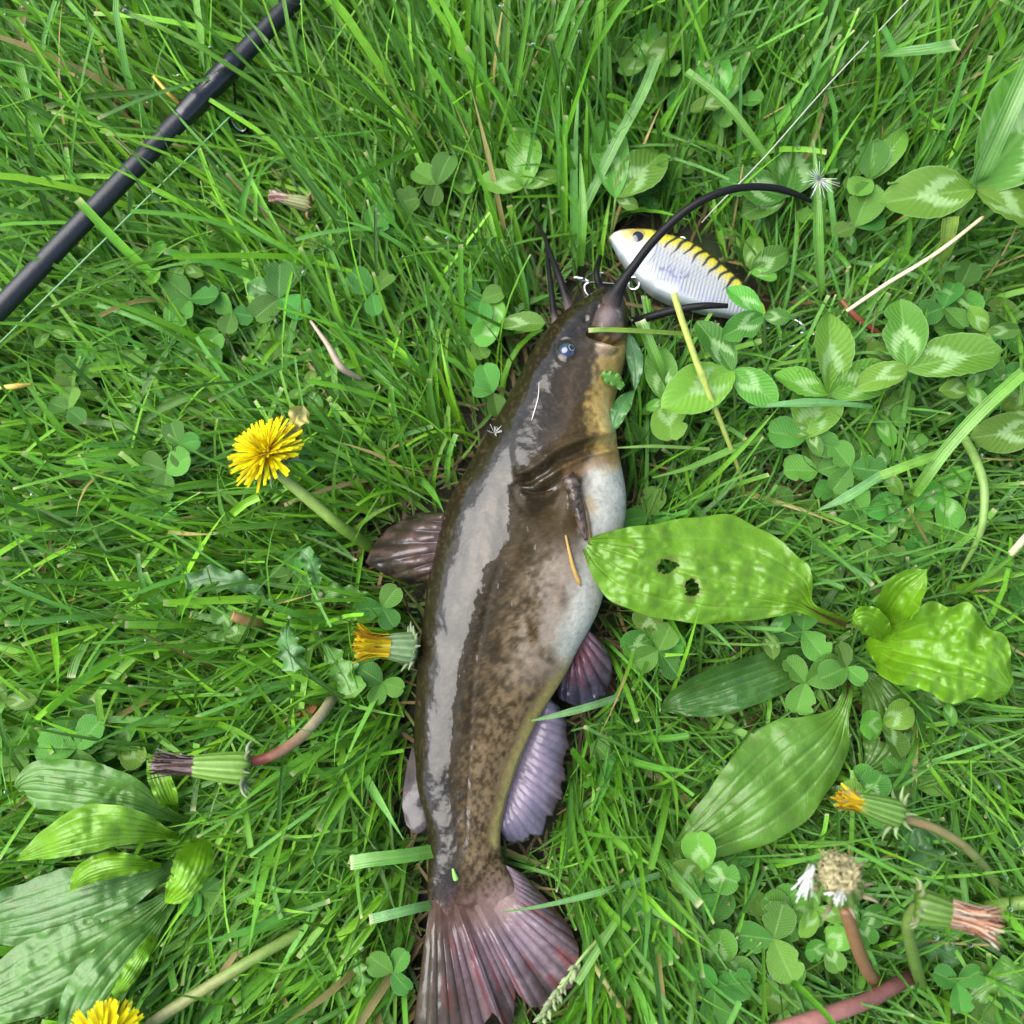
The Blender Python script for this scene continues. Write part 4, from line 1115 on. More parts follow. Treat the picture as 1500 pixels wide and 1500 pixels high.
def build_dandelions():
    gs, ys = [.13, .26, .03], [.24, .34, .07]
    d = dandelion_flower('open yellow dandelion left of the catfish head', 391, 664, .060, (-.36, .40, .83), .90,
        [(405, 690, .050, .0026), (425, 708, .046, .0027), (460, 738, .040, .0028), (500, 772, .030, .0028), (535, 796, .012, .0030), (550, 806, .0, .003)], ys, gs)
    f = dandelion_flower('yellow dandelion cut off by the bottom edge beside the plantain', 152, 1532, .055, (-.25, .30, .9), .88,
        [(165, 1546, .044, .0022), (192, 1528, .042, .0023), (232, 1492, .040, .0025), (320, 1436, .036, .0026), (400, 1388, .030, .0026), (480, 1344, .015, .0028), (500, 1334, .0, .003)], [.26, .24, .09], [.17, .28, .05])
    closed_head('wilting orange yellow dandelion head touching the catfish back', 583, 948, .044, (-1, .04, .45), .017, .0068, .013, [(.62, .36, .01), (.72, .48, .015), (.42, .20, .008)],
        [(596, 950, .038, .002), (606, 953, .028, .002), (604, 960, .012, .002), (600, 966, .0, .002)], gs, gs, green=((.10, .17, .06), (.20, .28, .13)), tuft_r=1.2, splay=.24, tuft_n=150, base_bracts=12, bract_col=(.18, .24, .12), curl=1.5)
    closed_head('green closed dandelion head with dark withered tip on a reddish stem', 325, 1124, .058, (-1, .06, .22), .024, .0066, .019, [(.10, .065, .035), (.22, .16, .15), (.045, .03, .018), (.34, .28, .26)],
        [(358, 1116, .056, .0022), (378, 1114, .054, .0023), (405, 1104, .052, .0024), (440, 1080, .046, .0025), (468, 1050, .036, .0026), (488, 1022, .018, .0028), (494, 1012, .0, .003)], [.16, .035, .02], [.40, .36, .20], tuft_r=.95, splay=.11, tuft_n=320, tuft_w=.6, green=((.085, .19, .015), (.20, .34, .06)), bract_col=(.15, .18, .09))
    closed_head('closed dandelion head with a yellow orange tip beside the large lower plantain leaf', 1288, 1184, .060, (-1, .30, .30), .0225, .0056, .012, [(.72, .42, .01), (.80, .52, .02), (.55, .26, .01), (.75, .55, .25)],
        [(1318, 1198, .056, .0018), (1335, 1202, .055, .0019), (1375, 1216, .052, .0020), (1415, 1242, .046, .0021), (1448, 1278, .034, .0022), (1474, 1318, .014, .0023), (1482, 1332, .0, .0024)], [.20, .15, .06], [.15, .22, .06], splay=.16, tuft_n=80, bract_col=(.17, .24, .09), curl=2.0)
    r = closed_head('spent round dandelion head with cream top and white tufts on a brown stem', 1230, 1290, .100, (-.28, .40, .80), .020, .0082, .0062, [(.60, .55, .30), (.66, .60, .38), (.42, .33, .18)],
        [(1238, 1330, .088, .0026), (1246, 1356, .080, .0027), (1256, 1388, .066, .0028), (1272, 1424, .040, .0029), (1296, 1450, .010, .003), (1300, 1455, .0, .003)], [.20, .10, .045], [.24, .13, .06], green=((.05, .11, .015), (.16, .25, .05)), splay=.7, tuft_r=1.3, tuft_n=170, tuft_w=.4, cap=(.42, .37, .19), bract_col=(.20, .16, .09), curl=1.9, base_bracts=8)
    # two white tufts of seed hair hanging from it
    for (a, b2, n) in (((1190, 1270, .104), (1172, 1304, .098), 26), ((1232, 1304, .112), (1222, 1318, .112), 16)):
        Vs, Fs, Cs, Ss = [], [], [], []; nv = 0; rr = np.random.default_rng(n)
        A, B = at(*a), at(*b2)
        for k in range(n):
            o2 = rr.normal(0, .0016, 3); o1 = rr.normal(0, .0005, 3)
            P = A + o1 + np.linspace(0, 1, 5)[:, None] * (B - A + o2)
            V1, F1, C1, S1 = ribbon(P, .0003, np.array([.2, .3, 1.0]), [.55, .55, .52], 0)
            Vs.append(V1); Fs.append(F1 + nv); Cs.append(C1); Ss.append(S1); nv += len(V1)
        o = part('seed_hair', np.vstack(Vs), np.vstack(Fs), M['dry'], r, {'Col': np.vstack(Cs), 'st': np.vstack(Ss)}); o['kind'] = 'stuff'
    closed_head('spent dandelion head with peach coloured fluff and ragged tip in the lower right corner', 1372, 1332, .095, (1, -.24, .25), .016, .0060, .015, [(.42, .24, .12), (.46, .33, .21), (.30, .15, .07), (.46, .41, .31), (.08, .06, .045)],
        [(1352, 1328, .094, .0022), (1338, 1334, .090, .0023), (1330, 1360, .080, .0024), (1340, 1410, .050, .0026), (1352, 1450, .012, .0028), (1354, 1458, .0, .003)], [.12, .18, .04], [.10, .18, .03], tuft_r=1.3, splay=.17, tuft_n=420, tuft_w=.45, green=((.05, .11, .012), (.12, .21, .03)), bract_col=(.17, .21, .08))
    closed_head('small shrivelled dandelion head with pinkish tip in the grass below the rod', 436, 296, .030, (-1, .08, .3), .014, .0038, .009, [(.62, .50, .42), (.45, .22, .15), (.7, .62, .52)],
        [(452, 294, .028, .0014), (466, 293, .026, .0014), (480, 292, .016, .0014), (486, 292, .0, .0014)], [.25, .22, .08], [.16, .22, .05], green=((.18, .20, .07), (.32, .33, .16)), splay=.2, tuft_n=60, bract_col=(.24, .16, .06), base_bracts=6)
    # bare stalks
    s1 = thing('dandelion_stalk', 'thick pinkish brown dandelion stalk slanting in from the bottom edge', 'stem', at(1340, 1430, 0))
    stem(s1, [(1345, 1428, .012, .0030), (1318, 1440, .030, .0032), (1270, 1466, .040, .0033), (1220, 1484, .046, .0034), (1165, 1502, .050, .0035), (1100, 1524, .052, .0035)], [.15, .06, .05], [.30, .13, .11], 'stalk')
    s2 = thing('dandelion_stalk', 'thick green dandelion stalk entering from the right edge near peach fluff', 'stem', at(1445, 1325, 0))
    stem(s2, [(1438, 1332, .020, .0028), (1452, 1327, .032, .0030), (1480, 1324, .040, .0030), (1520, 1320, .044, .0030), (1570, 1316, .045, .003)], [.11, .19, .025], [.15, .25, .04], 'stalk')
    s3 = thing('dandelion_stalk', 'short cut hollow dandelion stub left of the catfish back', 'stem', at(395, 913, 0))
    stem(s3, [(340, 902, .040, .0026), (352, 906, .038, .0024), (375, 912, .030, .0024), (400, 915, .012, .0024), (410, 916, .0, .0024)], [.30, .18, .06], [.16, .20, .04], 'stalk')
    # dandelion leaves near the back of the fish
    g1 = [.060, .155, .045]; g2 = [.075, .19, .05]
    specs = [('toothed dandelion leaf with arrow tip under the orange wilting head', [(425, 905), (420, 930), (425, 955), (432, 985)], 30, .030, .040, 1),
             ('ragged dandelion leaf right of the bare cut stub', [(470, 930), (490, 965), (505, 990), (520, 1022)], 34, .022, .034, 2),
             ('broad dandelion leaf lobe below the open yellow flower', [(395, 880), (375, 862), (340, 852), (300, 850), (272, 862)], 30, .026, .036, 3),
             ('upright dandelion leaf between open flower and dorsal fin', [(470, 870), (462, 845), (455, 822), (440, 805)], 20, .030, .042, 4),
             ('narrow dandelion leaf lying left of the dorsal fin', [(560, 880), (525, 872), (490, 868), (455, 878)], 22, .020, .030, 5),
             ('dark toothed dandelion leaf under the orange tipped closed bud', [(1372, 1310), (1362, 1285), (1352, 1250), (1340, 1212)], 40, .020, .034, 6),
             ('dandelion leaf at the right edge above the green stalk', [(1455, 1300), (1470, 1270), (1490, 1240), (1520, 1215)], 28, .016, .028, 7),
             ('pale broad dandelion leaf in the bottom right corner', [(1400, 1480), (1440, 1450), (1490, 1430), (1550, 1415)], 46, .022, .034, 8),
             ('dull dandelion leaf beneath the peach fluff head', [(1300, 1400), (1330, 1385), (1370, 1390), (1410, 1410)], 30, .018, .026, 9),
             ('small pointed leaf standing among clovers below the rod', [(405, 470), (402, 452), (392, 432), (362, 415)], 24, .030, .040, 10),
             ('crinkled dandelion leaf tip beside the catfish tail on the left', [(530, 1390), (525, 1410), (530, 1435), (522, 1462)], 18, .026, .032, 11)]
    for lab, pts, w, z0, z1, k in specs:
        r = thing('dandelion_leaf', lab, 'leaf', at(pts[0][0], pts[0][1], 0), 'single dandelion leaves')
        lobed_leaf('blade', pts, w, r, [g1, g2, [.085, .215, .03]][k % 3], z0, z1, seed=k, lobes=3 + k % 2)
        V_, F_, T_, st = px_tube([(pts[0][0], pts[0][1], z0 + .001, .0012), (pts[0][0] * 1.3 - pts[1][0] * .3, pts[0][1] * 1.3 - pts[1][1] * .3, z0 * .5, .0013), (pts[0][0] * 1.5 - pts[1][0] * .5, pts[0][1] * 1.5 - pts[1][1] * .5, -.002, .0013)], 10, 8)
        part('midrib', V_, F_, M['stem'], r, {'Col': np.tile([.2, .26, .12], (len(V_), 1)), 'st': st}, tris=T_)
build_dandelions()

# ------------------------------------------------------------------ clover
def leaflet_mesh(kind, seed):
    ns, nt = 15, 11
    t = np.linspace(0, 1, ns); s = np.linspace(-1, 1, nt)
    if kind == 'oval':   prof = np.interp(t, [0, .06, .2, .4, .6, .8, .93, 1], [.02, .10, .20, .275, .285, .225, .12, .0])
    elif kind == 'long': prof = np.interp(t, [0, .06, .2, .4, .6, .8, .93, 1], [.02, .07, .15, .205, .215, .17, .09, .0])
    else:                prof = np.interp(t, [0, .06, .2, .4, .6, .8, .93, 1], [.02, .12, .27, .39, .44, .40, .28, .10])
    prof = np.maximum(cat(np.c_[t, prof], ns)[:, 1], 0)
    r = np.random.default_rng(seed)
    X = t[:, None] - (.06 if kind == 'round' else 0) * (1 - np.abs(s)[None, :]) * (t[:, None] > .97)
    Y = s[None, :] * prof[:, None]
    if seed % 4 == 3:                                   # a bite out of one side
        Y = Y * (1 - .35 * np.exp(-((t[:, None] - .62) / .07) ** 2) * (s[None, :] > 0))
    Z = .30 * np.abs(Y) - .10 * t[:, None] ** 2 * r.uniform(.3, 1.8) + .03 * np.sin(t * 7 + seed)[:, None] * s[None, :]
    Z = Z + .012 * np.sin(t * 40)[:, None] * np.abs(s)[None, :]
    return make_mesh('leaflet', np.stack([X, Y, Z], -1), grid_faces(ns, nt), M['clover' if kind != 'plain' else 'clover_plain'],
                     {'st': np.stack(np.broadcast_arrays(s[None, :], t[:, None]), -1).reshape(-1, 2)})
LEAF = {k: [leaflet_mesh(k, q) for q in range(5)] for k in ('oval', 'long', 'round')}
PLAIN = []
for q in range(5):
    me = LEAF['round'][q].copy(); me.materials.clear(); me.materials.append(M['clover_plain']); PLAIN.append(me)
LEAF['plain'] = PLAIN
rc = random.Random(5)

def leaflet(root, hub, ang, length, kind, pitch, roll):
    me = LEAF[kind][rc.randrange(5)]
    o = add('leaflet', me, root, loc=Vector([float(x) for x in hub]), rot=Euler((roll, pitch, ang), 'XYZ'), scale=(length, length * rc.uniform(.92, 1.08), length))
    return o

def petiole(root, hub, r=.0007):
    h = np.asarray(hub)
    k = np.linspace(0, 1, 7)[:, None]
    P = h * k + np.array([0, 0, 1.0]) * 0 + np.array([h[0], h[1], 0]) * (-.18 * np.sin(k * math.pi))
    V_, F_, T_, st = tube(P, np.linspace(r * 1.3, r, 7), 7)
    o = add('petiole', make_mesh('petiole', V_, F_, M['stem'], {'Col': np.tile([.12, .22, .05], (len(V_), 1)), 'st': st}, tris=T_), root)

def clover(u, v, z, leaves, label, group=None, lean=(0, 0)):
    """leaves: (du, dv) of each leaflet's tip in photograph pixels, kind"""
    hub = at(u, v, z)
    base = hub * [1, 1, 0] + np.array([lean[0], lean[1], 0])
    root = thing('clover', label, 'clover', base, group)
    for k, (du, dv, kind) in enumerate(leaves):
        tip = at(u + du, v + dv, z)
        d = tip - hub; L = np.linalg.norm(d)
        pitch = rc.uniform(-.30, .12)
        leaflet(root, hub - base, math.atan2(d[1], d[0]), L / math.cos(pitch), kind, pitch, rc.uniform(-.35, .35))
    petiole(root, hub - base)
    return root

HERO = [
 (1073, 543, .052, [(-48, -78, 'oval'), (64, 50, 'oval'), (-104, 62, 'oval')], 'large pale marked clover leaf right of the catfish mouth', (.01, -.02)),
 (976, 588, .040, [(-18, -76, 'oval'), (6, 62, 'round'), (-30, 10, 'oval')], 'clover leaf touching the catfish cheek below the snout', (.02, -.01)),
 (1215, 578, .046, [(-2, -112, 'oval'), (-84, -26, 'oval'), (102, -44, 'oval')], 'upright arrow marked clover leaf between two larger clovers at right', (0, -.01)),
 (1329, 540, .056, [(-4, -110, 'oval'), (132, -26, 'oval'), (-76, 26, 'oval')], 'tall clover with big oval leaflet near the right edge', (.01, -.01)),
 (1428, 277, .072, [(-136, 18, 'oval'), (150, -180, 'oval'), (120, 60, 'oval')], 'biggest clover leaf with white chevrons at the right edge', (-.005, -.02)),
 (1180, 642, .036, [(22, -76, 'round'), (-56, -10, 'plain'), (48, 16, 'plain')], 'rounded clover leaf below the upright arrow marked one', (0, 0)),
 (1198, 690, .030, [(-54, 0, 'plain'), (58, -16, 'plain'), (-16, -38, 'plain')], 'notched clover leaf above the bright plantain leaf', (0, 0)),
 (1268, 752, .026, [(-30, -46, 'plain'), (52, -10, 'plain'), (-40, 30, 'plain')], 'dusty clover leaf with dew drop right of the holed plantain leaf', (0, 0)),
 (1364, 784, .024, [(-38, -38, 'plain'), (54, -16, 'plain'), (-34, 38, 'plain')], 'three lobed clover leaf beneath the curved grass stem at right', (0, 0)),
 (1252, 822, .018, [(-36, -12, 'plain'), (34, -36, 'plain'), (36, 22, 'plain')], 'dim clover leaf just above the young plantain leaf', (0, 0)),
 (1118, 462, .056, [(-52, -44, 'oval'), (-62, 36, 'oval'), (40, 6, 'oval')], 'clover leaf covering the tail end of the lure', (.012, -.01)),
 (768, 274, .042, [(-2, -84, 'oval'), (-68, -6, 'oval'), (56, -24, 'long')], 'marked clover leaf above the catfish nostril whiskers', (.01, -.01)),
 (902, 290, .044, [(-18, -116, 'long'), (72, -72, 'oval'), (34, 12, 'oval')], 'slender leaved clover just above the lure eye', (0, -.01)),
 (945, 92, .036, [(-4, -48, 'oval'), (44, -26, 'oval'), (-40, 16, 'oval')], 'pale clover leaf at the top left of the taut line', (0, 0)),
 (1062, 148, .044, [(26, -92, 'long'), (-34, -100, 'long'), (-52, 14, 'oval')], 'folded clover leaf catching light at top beside the taut line', (0, -.01)),
 (1150, 288, .036, [(36, -116, 'oval'), (-62, 20, 'oval'), (-100, -14, 'oval')], 'dark clover leaf behind the tip of the long whisker', (0, 0)),
 (1252, 332, .040, [(20, -54, 'plain'), (42, -18, 'plain'), (-30, 12, 'plain')], 'small fresh clover leaf right of the whisker tip', (0, 0)),
 (1274, 262, .044, [(0, -48, 'plain'), (-28, 26, 'plain'), (46, -60, 'long')], 'round clover leaf with tiny holes above the small fresh one', (0, 0)),
 (1100, 398, .030, [(8, -62, 'long'), (38, 10, 'oval'), (56, -32, 'oval')], 'clover leaf rising behind the barred back of the lure', (0, 0)),
 (1412, 478, .030, [(-2, -52, 'plain'), (60, 8, 'plain'), (-48, 6, 'plain')], 'dull clover leaf behind the tall right hand clover', (0, 0)),
 (1470, 600, .026, [(-50, -40, 'round'), (40, -50, 'round'), (50, 30, 'round')], 'shaded clover leaf at the right edge above the hairy one', (0, 0)),
 (1520, 628, .040, [(-98, 16, 'oval'), (60, -50, 'oval'), (40, 50, 'oval')], 'hairy clover leaflet poking in from the right edge', (0, 0)),
 (1180, 1000, .026, [(-30, -36, 'plain'), (-12, 46, 'plain'), (50, -30, 'plain')], 'clover leaf between the holed and the large lower plantain leaves', (0, 0)),
 (1240, 978, .034, [(-14, -36, 'plain'), (-42, 16, 'plain'), (26, 22, 'plain')], 'bright clover leaf tucked under the young plantain leaf', (0, 0)),
 (722, 575, .030, [(-30, -12, 'plain'), (10, 34, 'plain'), (-14, -40, 'plain')], 'little clover leaf touching the catfish forehead', (0, .0)),
 (732, 476, .030, [(66, 0, 'oval'), (-10, -42, 'oval'), (-40, 20, 'round')], 'oval clover leaf left of the nostril whiskers', (0, 0)),
 (704, 440, .028, [(-34, -22, 'plain'), (34, -10, 'plain'), (-4, 40, 'plain')], 'clover leaf further left of the nostril whiskers', (0, 0)),
 (340, 458, .030, [(-26, -22, 'plain'), (32, 6, 'plain'), (-10, 30, 'plain')], 'clover leaf in the grass below the middle of the rod', (0, 0)),
 (100, 600, .034, [(-28, -10, 'plain'), (6, -34, 'plain'), (24, 18, 'plain')], 'clover leaf near the left edge below the rod end', (0, 0)),
 (262, 652, .034, [(-12, -34, 'plain'), (4, 32, 'plain'), (32, -6, 'plain')], 'pale clover leaf between rod and open dandelion flower', (0, 0)),
 (560, 1000, .028, [(-30, -20, 'plain'), (-14, 32, 'plain'), (32, 10, 'plain')], 'clover leaf below the wilting orange dandelion head', (0, 0)),
 (548, 966, .026, [(-26, -18, 'plain'), (-28, 16, 'plain'), (14, -30, 'plain')], 'clover leaf under the petals of the wilting dandelion', (0, 0)),
 (560, 890, .026, [(-40, 4, 'plain'), (24, -30, 'plain'), (18, 30, 'plain')], 'clover leaf beneath the rear of the dorsal fin', (0, 0)),
 (575, 1424, .030, [(-34, -24, 'plain'), (24, 30, 'plain'), (20, -34, 'plain')], 'round clover leaf left of the catfish tail fin', (0, 0)),
 (892, 1112, .028, [(-22, -26, 'plain'), (28, -8, 'plain'), (4, 34, 'plain')], 'clover leaf right of the violet anal fin', (0, 0)),
 (1158, 1342, .030, [(-40, -30, 'round'), (-24, 44, 'round'), (46, -12, 'round')], 'clover leaf left of the spent cream topped head', (0, 0)),
 (1212, 1388, .036, [(-36, 2, 'round'), (30, -34, 'round'), (16, 34, 'round')], 'light marked clover leaf below the spent cream topped head', (0, 0)),
 (1260, 1350, .034, [(-40, -22, 'round'), (34, -18, 'round'), (18, 36, 'round')], 'speckled clover leaf behind the brown dandelion stem', (0, 0)),
 (1082, 1268, .022, [(-24, -14, 'plain'), (18, -20, 'plain'), (10, 26, 'plain')], 'tiny clover leaf under the large lower plantain leaf tip', (0, 0)),
 (1402, 1440, .030, [(-34, -18, 'plain'), (34, -20, 'plain'), (4, 42, 'plain')], 'clover leaf between pink stalk and the right edge', (0, 0)),
 (640, 270, .030, [(-34, -22, 'plain'), (20, -40, 'plain'), (-8, 30, 'plain')], 'dark clover leaf in the long grass above the catfish', (0, 0)),
 (545, 430, .034, [(-30, -28, 'plain'), (26, -34, 'plain'), (6, 32, 'plain')], 'clover leaf midway between the rod and the catfish head', (0, 0)),
 (430, 840, .028, [(6, -38, 'plain'), (-36, 8, 'plain'), (26, 22, 'plain')], 'oval clover leaf below the open dandelion stem', (0, 0)),
 (295, 1310, .026, [(28, -20, 'plain'), (-16, 30, 'plain'), (34, 20, 'plain')], 'clover leaf right of the bottom left plantain rosette', (0, 0)),
]
for u, v, z, lv, lab, lean in HERO:
    clover(u, v, z, lv, lab, 'clover leaves', lean)

KEEP_OUT = FISH_ALL + [LURE_POLY, [(880, 305), (990, 310), (1150, 420), (1160, 480), (880, 480)], [(745, 300), (880, 340), (900, 480), (760, 500)], [(1040, 255), (1220, 240), (1230, 310), (1040, 330)],
            [(900, 385), (1000, 290), (1060, 255), (1060, 300), (960, 400)], [(1130, 850), (1260, 850), (1260, 960), (1130, 930)], [(300, 600), (460, 600), (560, 800), (440, 760), (330, 720)], [(210, 1080), (390, 1070), (510, 1010), (510, 1060), (390, 1170), (210, 1170)],
            [(510, 910), (620, 910), (620, 985), (510, 985)], [(1160, 1210), (1290, 1210), (1500, 1290), (1500, 1400), (1300, 1440), (1160, 1330)], [(310, 110), (380, 110), (390, 210), (310, 210)], [(390, 270), (490, 270), (490, 320), (390, 320)], [(940, 480), (1000, 480), (1110, 750), (1060, 760)]]
def blocked(u, v, polys, grow=0):
    for p in polys:
        P = np.array(p)[:, :2]
        if inside(p, np.array([u]), np.array([v]))[0]: return True
    return False

def scatter_clover():
    """low clovers scattered through the turf, copies of six plants"""
    protos = []
    for k in range(6):
        h = [.018, .024, .030, .022, .034, .027][k]
        kind = ['plain', 'round', 'plain', 'plain', 'oval', 'plain'][k]
        root = thing('clover', 'x', 'clover', (0, 0, 0), 'low clovers')
        a0 = rc.uniform(0, 6.28)
        hub = np.array([rc.uniform(-.006, .006), rc.uniform(-.006, .006), h])
        for q in range(3):
            leaflet(root, hub, a0 + q * 2.09 + rc.uniform(-.3, .3), rc.uniform(.0125, .0155), kind, rc.uniform(-.35, .1), rc.uniform(-.4, .4))
        petiole(root, hub, .0006)
        protos.append((root, list(root.children)))
    used = [False] * 6
    zones = [(52, (20, 590, 380, 1480)), (26, (940, 1450, 470, 760)), (84, (930, 1490, 480, 1480)), (18, (20, 640, 20, 380)), (66, (640, 1490, 20, 480))]
    marks = [(60, 60, 'the top left corner of the picture'), (250, 60, 'the upper side of the rod'), (130, 230, 'the rod near the left edge'), (420, 120, 'the right side of the rod top'), (300, 330, 'the thin green line'), (480, 320, 'the small shrivelled bud'),
             (600, 90, 'the long grass at top centre'), (620, 250, 'the grass well above the catfish'), (760, 130, 'the marked clover above the whiskers'), (850, 60, 'the middle of the top edge'), (990, 180, 'the folded clover at top'), (1100, 60, 'the top end of the taut line'),
             (1300, 60, 'the wide cut blade at top right'), (1440, 60, 'the top right corner'), (1300, 200, 'the taut line and biggest clover'), (1240, 330, 'the tip of the long whisker'), (1330, 400, 'the pale straw'), (1450, 420, 'the tall clover at the right edge'), (690, 380, 'the nostril whiskers, on their left'),
             (600, 560, 'the catfish forehead, on its left'), (480, 520, 'the papery straw'), (120, 480, 'the rod end at the left edge'), (90, 640, 'the left edge, level with the yellow flower'), (240, 720, 'the open dandelion, on its left'), (520, 690, 'the open dandelion, on its right'), (110, 850, 'the left edge, level with the dorsal fin'), (300, 960, 'the cut hollow stub'),
             (470, 1080, 'the curved reddish stem'), (100, 1030, 'the bottom left plantain, above it'), (520, 1180, 'the adipose fin, on its left'), (430, 1300, 'the pale stem at lower left'), (520, 1440, 'the tail fin, on its left'), (330, 1440, 'the lower dandelion flower'),
             (970, 560, 'the catfish cheek'), (1000, 700, 'the catfish breast'), (1120, 690, 'the jointed stalk'), (1300, 640, 'the tall clover, below it'), (1450, 700, 'the curved stalk at the right edge'), (1180, 760, 'the holed plantain leaf, above it'), (1440, 850, 'the young plantain leaf, above it'), (950, 960, 'the pelvic fin'), (1080, 960, 'the holed plantain leaf, below it'),
             (1420, 1080, 'the young plantain leaf, below it'), (900, 1160, 'the anal fin'), (960, 1290, 'the tip of the lower plantain leaf'), (1100, 1300, 'the lower plantain leaf, under it'), (1400, 1200, 'the curved stem of the orange tipped bud'), (920, 1420, 'the grass seed head'), (1080, 1420, 'the bottom edge left of the pink stalk'), (1250, 1420, 'the brown dandelion stem'), (1430, 1440, 'the bottom right corner')]
    for n, (u0, u1, v0, v1) in zones:
        done = 0; tries = 0
        while done < n and tries < 4000:
            tries += 1
            u, v = rc.uniform(u0, u1), rc.uniform(v0, v1)
            if fbm(np.array([u / 130.0]), np.array([v / 130.0]), 2)[0] < .42 + .12 * rc.random(): continue
            if blocked(u, v, KEEP_OUT) or blocked(u, v, [p for p, z in OBST]): continue
            k = rc.randrange(6)
            root, kids = protos[k]
            if not used[k]: o = root; used[k] = True
            else:
                o = root.copy(); COL.objects.link(o)
                for ch in kids:
                    c = ch.copy(); COL.objects.link(c); c.parent = o
            p = at(u, v, .02); s = rc.uniform(.65, 1.3)
            o.location = (float(p[0]), float(p[1]), 0); o.rotation_euler = (rc.uniform(-.25, .25), rc.uniform(-.25, .25), rc.uniform(0, 6.28)); o.scale = (s, s, s * rc.uniform(.6, 1.2))
            near = min(marks, key=lambda q: math.hypot(q[0] - u, q[1] - v))[2]
            size = 'tiny' if s < .85 else 'broader' if s > 1.1 else 'small'
            o['label'] = size + (' marked' if k in (1, 4) else ' plain') + ' low clover leaf near ' + near; o['group'] = 'low clovers'
            done += 1
scatter_clover()

# ------------------------------------------------------------------ single blades and bits one can point at
def blade_thing(name, pts, wpx, col, label, cat_='grass blade', fold=.35, mat='grass', taper=(1, 1), tipcol=None):
    Q = cat(pts, 26)
    P = at(Q[:, 0], Q[:, 1], Q[:, 2])
    w = psize(wpx, pts[0][0], pts[0][1], pts[0][2]) / 2
    k = np.linspace(0, 1, 26)
    W = w * np.interp(k, [0, .5, 1], [taper[0], 1, taper[1]])
    n = 26
    T = np.gradient(P, axis=0); T /= np.linalg.norm(T, axis=1)[:, None]
    X = np.cross(T, [0, .25, 1.0]); X /= np.linalg.norm(X, axis=1)[:, None]
    Nn = np.cross(X, T)
    s = np.linspace(-1, 1, 7)
    G = P[:, None, :] + X[:, None, :] * (W[:, None] * s)[..., None] + Nn[:, None, :] * (fold * W[:, None] * (np.abs(s)[None, :] - .5))[..., None]
    c = np.broadcast_to(np.asarray(col, float), G.shape).copy() * (.85 + .3 * vnoise(k * 9 + pts[0][0], k * 0))[:, None, None]
    if tipcol is not None: c = lerp(c, tipcol, np.broadcast_to(sm(.06, .02, k)[:, None], c.shape[:2]))
    o = part(name, G, grid_faces(n, 7), M[mat], None, {'Col': c.reshape(-1, 3), 'st': np.stack(np.broadcast_arrays(s[None, :], k[:, None]), -1).reshape(-1, 2)}, base=at(pts[-1][0], pts[-1][1], 0))
    return tag(o, label, cat_, 'single grass blades' if cat_ == 'grass blade' else None)

def stalk_thing(name, pts, col, label, cat_, n=30):
    V_, F_, T_, st = px_tube(pts, n, 10)
    c = np.asarray(col) * (.75 + .5 * fbm(st[:, 0] * 12 + pts[0][0], st[:, 1] * 2, 3))[:, None]
    o = part(name, V_, F_, M['stem'], None, {'Col': c, 'st': st}, tris=T_, base=at(pts[-1][0], pts[-1][1], 0))
    return tag(o, label, cat_)

G1, G2, G3, GB = [.085, .22, .022], [.12, .28, .03], [.07, .19, .05], [.10, .25, .07]
PALE = [.42, .40, .22]
blade_thing('grass_strand', [(862, 485, .060), (890, 484, .061), (940, 486, .058), (1000, 490, .048), (1050, 494, .035)], 9, [.16, .27, .03], 'cut yellow green stem lying across the catfish snout', fold=.8, tipcol=PALE)
blade_thing('grass_strand', [(937, 470, .056), (950, 500, .054), (967, 540, .048), (985, 576, .036)], 17, G1, 'broad cut blade standing right of the catfish mouth', tipcol=PALE)
stalk_thing('grass_stalk', [(987, 430, .078, .0016), (1000, 472, .074, .0016), (1022, 535, .066, .0016), (1028, 548, .064, .0021), (1036, 570, .060, .0015), (1062, 635, .046, .0012), (1084, 695, .030, .0010), (1093, 748, .008, .0008)], [.30, .36, .07], 'jointed yellowish stalk leaning in front of the lure', 'stalk')
blade_thing('grass_strand', [(513, 1264, .044), (545, 1259, .045), (590, 1254, .042), (640, 1246, .030)], 20, [.10, .27, .035], 'wide flat blade sticking out left from under the tail root', fold=.1, tipcol=PALE)
blade_thing('grass_strand', [(541, 1347, .038), (570, 1340, .040), (610, 1330, .036), (650, 1322, .020)], 14, GB, 'second flat blade under the tail root, below the wide one', fold=.1, tipcol=PALE)
blade_thing('grass_strand', [(735, 1336, .040), (790, 1328, .042), (860, 1312, .042), (930, 1292, .038), (1010, 1268, .026)], 9, GB, 'slim blade lying across the base of the tail fin', taper=(.15, 1))
blade_thing('grass_strand', [(778, 1056, .044), (815, 1048, .045), (860, 1036, .043), (905, 1022, .034)], 11, [.12, .25, .09], 'light blade lying over the front of the anal fin', taper=(.2, 1))
blade_thing('grass_strand', [(845, 1440, .050), (870, 1400, .050), (905, 1345, .046), (940, 1290, .036), (962, 1250, .024)], 11, [.10, .25, .03], 'long blade rising beside the right corner of the tail fin')
blade_thing('grass_strand', [(1191, 205, .070), (1197, 280, .066), (1198, 350, .056), (1203, 430, .036), (1204, 456, .02)], 17, [.11, .27, .03], 'upright bright blade near the tip of the long whisker', taper=(.2, .6))
blade_thing('grass_strand', [(1402, 66, .085), (1365, 72, .085), (1310, 78, .078), (1262, 84, .062)], 24, [.09, .23, .05], 'wide blade with cut end near the top right corner', fold=.2, tipcol=PALE)
blade_thing('grass_strand', [(1520, 70, .110), (1480, 160, .100), (1440, 250, .080), (1418, 300, .060), (1390, 370, .03)], 26, [.085, .21, .035], 'tall broad blade rising along the right edge behind the biggest clover', fold=.3)
